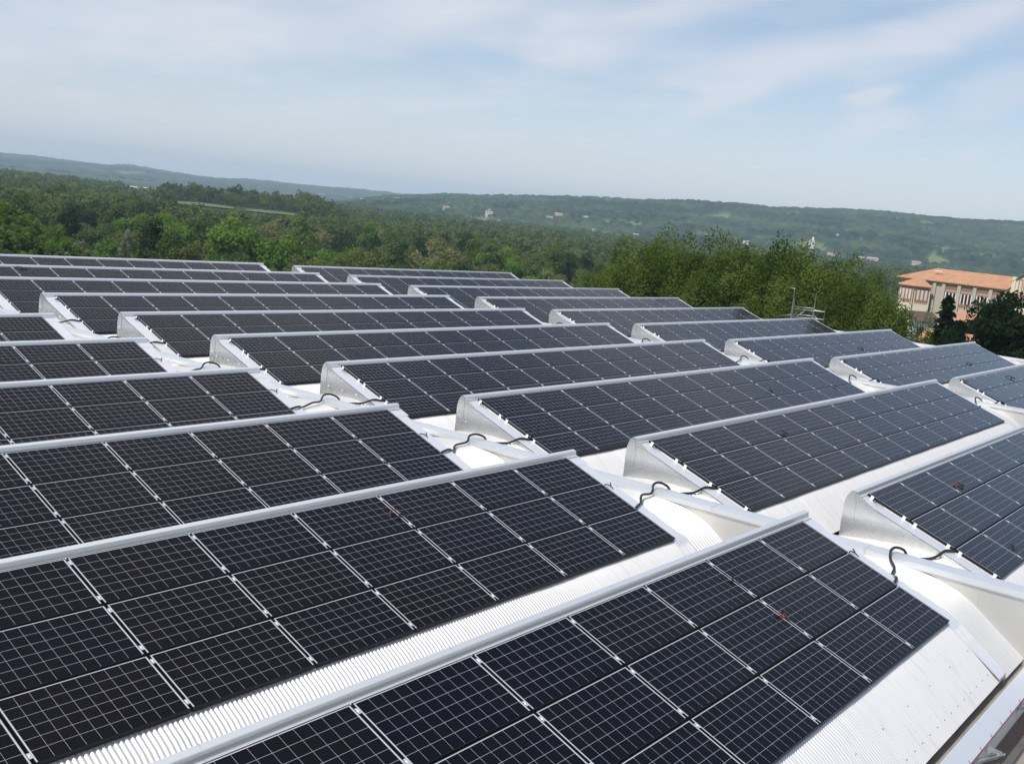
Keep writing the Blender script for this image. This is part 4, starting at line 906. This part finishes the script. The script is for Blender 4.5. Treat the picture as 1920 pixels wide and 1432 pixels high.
def edge_cable(g0, r, s, zz, lab, left=False):                # short black cable ends poking out over the flashing
    yo = (r-1)*D; m = MB()
    if not left:
        m.tube(bez([(g0-.44, yo-s, zp(s)-.03), (g0-.33, yo-s+.02, stripz(s)+.05), (g0-.22, yo-s-.02, stripz(s)+.02), (g0-.15, yo-s+.04, stripz(s)+.05)], 6), 0.011, 6)
        m.tube(bez([(g0-.24, yo-s-.02, stripz(s)+.03), (g0-.24, yo-s-.10, stripz(s+.1)+.01)], 4), 0.008, 6)
    else:
        for k in range(3): m.tube(bez([(g0+.48, yo-s-.05*k, zp(s)-.03), (g0+.37, yo-s-.06*k+.02, stripz(s)+.03), (g0+.31, yo-s-.07*k-.05, stripz(s)+.015)], 6), 0.010, 6)
    tag(m.build('edge_cable', M_CABLE, None, True), lab, 'cable', 'short cable ends at the panel edges')
for r in range(1, 6): edge_cable(0, r, 0.86+0.06*r % 0.2, 0, 'short black cable end on the right flashing of the left bay, %s row' % OR3[r-1])
for r in range(1, 8): edge_cable(BAYS[1]['u0'], r, 0.22, 0, 'black cable ends under the top left panel corner, middle bay, %s row' % OR3[r-1], True)
for r in range(2, 9): edge_cable(BAYS[2]['u0'], r, 0.22, 0, 'black cable ends under the top left panel corner, right bay, %s row' % OR3[r-1], True)

# below the eaves, bottom right corner
M_BOUNCE = plain('bounce_white', (0.62, 0.62, 0.63), 0.7, 0, 0.08, 1.5)
M_RUST = plain('rusty_steel', (0.045, 0.036, 0.034), 0.8, 0.2, 0.4, 20)
def corner():
    lr = MB(); lr.box(-9, 9, -9.5, -3.93, -2.5, -2.25); tag(lr.build('bounce_sheet', M_BOUNCE), 'unseen flat white sheet below the eaves, set to bounce sunlight onto the facade', 'bounce_sheet')  # unseen white sheet, raised close to bounce sunlight onto the shaded facade
    sl_ = empty('slatted_grate', (-2.0, -4.6, -2.7)); tag(sl_, 'dark rusty slatted grate held out by channels below the eaves', 'grate')
    d1 = ray(1864.9, 1398.9); d2 = ray(1912.7, 1386.2); zt = -1.52
    a = CAM+d1*((zt-CAM.z)/d1.z); b = CAM+d2*((zt-CAM.z)/d2.z); v = (b-a).normalized()
    sl_.location = (a.x, a.y, -1.57); L = (b-a).length*0.9
    m = MB()
    for k in range(-9, 32):
        q = Vector((k*0.072, 0, 0)); e = v*L; n = Vector((-v.y, v.x, 0))*0.008
        w0, w1 = q+n, q-n
        for z0, z1 in ((0, 0.012),):
            c = [w0, w1, w1+e, w0+e]; m.face([(p.x, p.y, z1) for p in c]); m.face([(c[0].x, c[0].y, z0), (c[3].x, c[3].y, z0), (c[3].x, c[3].y, z1), (c[0].x, c[0].y, z1)]); m.face([(c[1].x, c[1].y, z0), (c[2].x, c[2].y, z0), (c[2].x, c[2].y, z1), (c[1].x, c[1].y, z1)])
            m.face([(c[0].x, c[0].y, z0), (c[1].x, c[1].y, z0), (c[1].x, c[1].y, z1), (c[0].x, c[0].y, z1)])
    m.build('slat', M_RUST, sl_)
    m = MB()
    for f in (0.15, 0.85):
        e = v*L*f; m.tube([(e.x-9*.072, e.y, -0.01), (e.x+31*.072, e.y, -0.01)], 0.010, 6)
    m.build('tie_bar', M_RUST, sl_)
    rp = MB(); pts = [(-21+0.5*k, -3.925+0.003*math.sin(k), -1.488-0.004*math.cos(k*1.3)) for k in range(64)]
    rp.tube(pts, 0.0065, 6)
    for k in range(64):
        x = -21+0.5*k; rp.tube([(x, -3.925, -1.488), (x-.02, -3.90, -1.44)], 0.004, 5)
    tag(rp.build('red_rope', M_REDCABLE), 'thin dark red rope tied along the outer edge of the eaves coping', 'rope')
    for i, (p1, p2, lab) in enumerate([((1847, 1401), (1877, 1416), 'short galvanised perforated channel under the red rope'), ((1822, 1432), (1880, 1414), 'long perforated steel channel at the bottom edge of the picture'), ((1906, 1330), (1935, 1318), 'perforated steel channel at the right edge beside the rope')]):
        z = -1.56; a = ray(*p1); b = ray(*p2); a = CAM+a*((z-CAM.z)/a.z); b = CAM+b*((z-CAM.z)/b.z); dv = (b-a); Lh = dv.length; dv.normalize(); n = Vector((-dv.y, dv.x, 0))
        o = MB()
        def T(p, a=a, dv=dv, n=n): q = a+dv*p[0]+n*p[1]; return (q.x, q.y, q.z+p[2])
        o.box(0, Lh, -.03, .03, -.03, 0.0, T=T); o.box(0, Lh, -.033, -.03, -.03, .035, T=T); o.box(0, Lh, .03, .033, -.03, .035, T=T)
        for k in range(int(Lh/0.05)): o.box(.01+k*.05, .035+k*.05, -.012, .012, 0.0, 0.0015, m=1, T=T)
        tag(o.build('steel_channel', [M_GALV, M_RUST]), lab, 'channel')
corner()

# ================================================================== HAZE
def haze():
    m = bpy.data.materials.new('haze'); m.use_nodes = True; nt = m.node_tree; nt.nodes.clear()
    out = nt.nodes.new('ShaderNodeOutputMaterial'); v = nt.nodes.new('ShaderNodeVolumePrincipled')
    v.inputs['Color'].default_value = (0.62, 0.81, 1.0, 1); v.inputs['Density'].default_value = 0.000125; v.inputs['Anisotropy'].default_value = 0.0
    nt.links.new(v.outputs[0], out.inputs['Volume'])
    b = MB(); b.box(-9800, 9800, -9800, 9800, PLAIN-12, 185); o = b.build('haze', m); tag(o, kind='stuff')
haze()
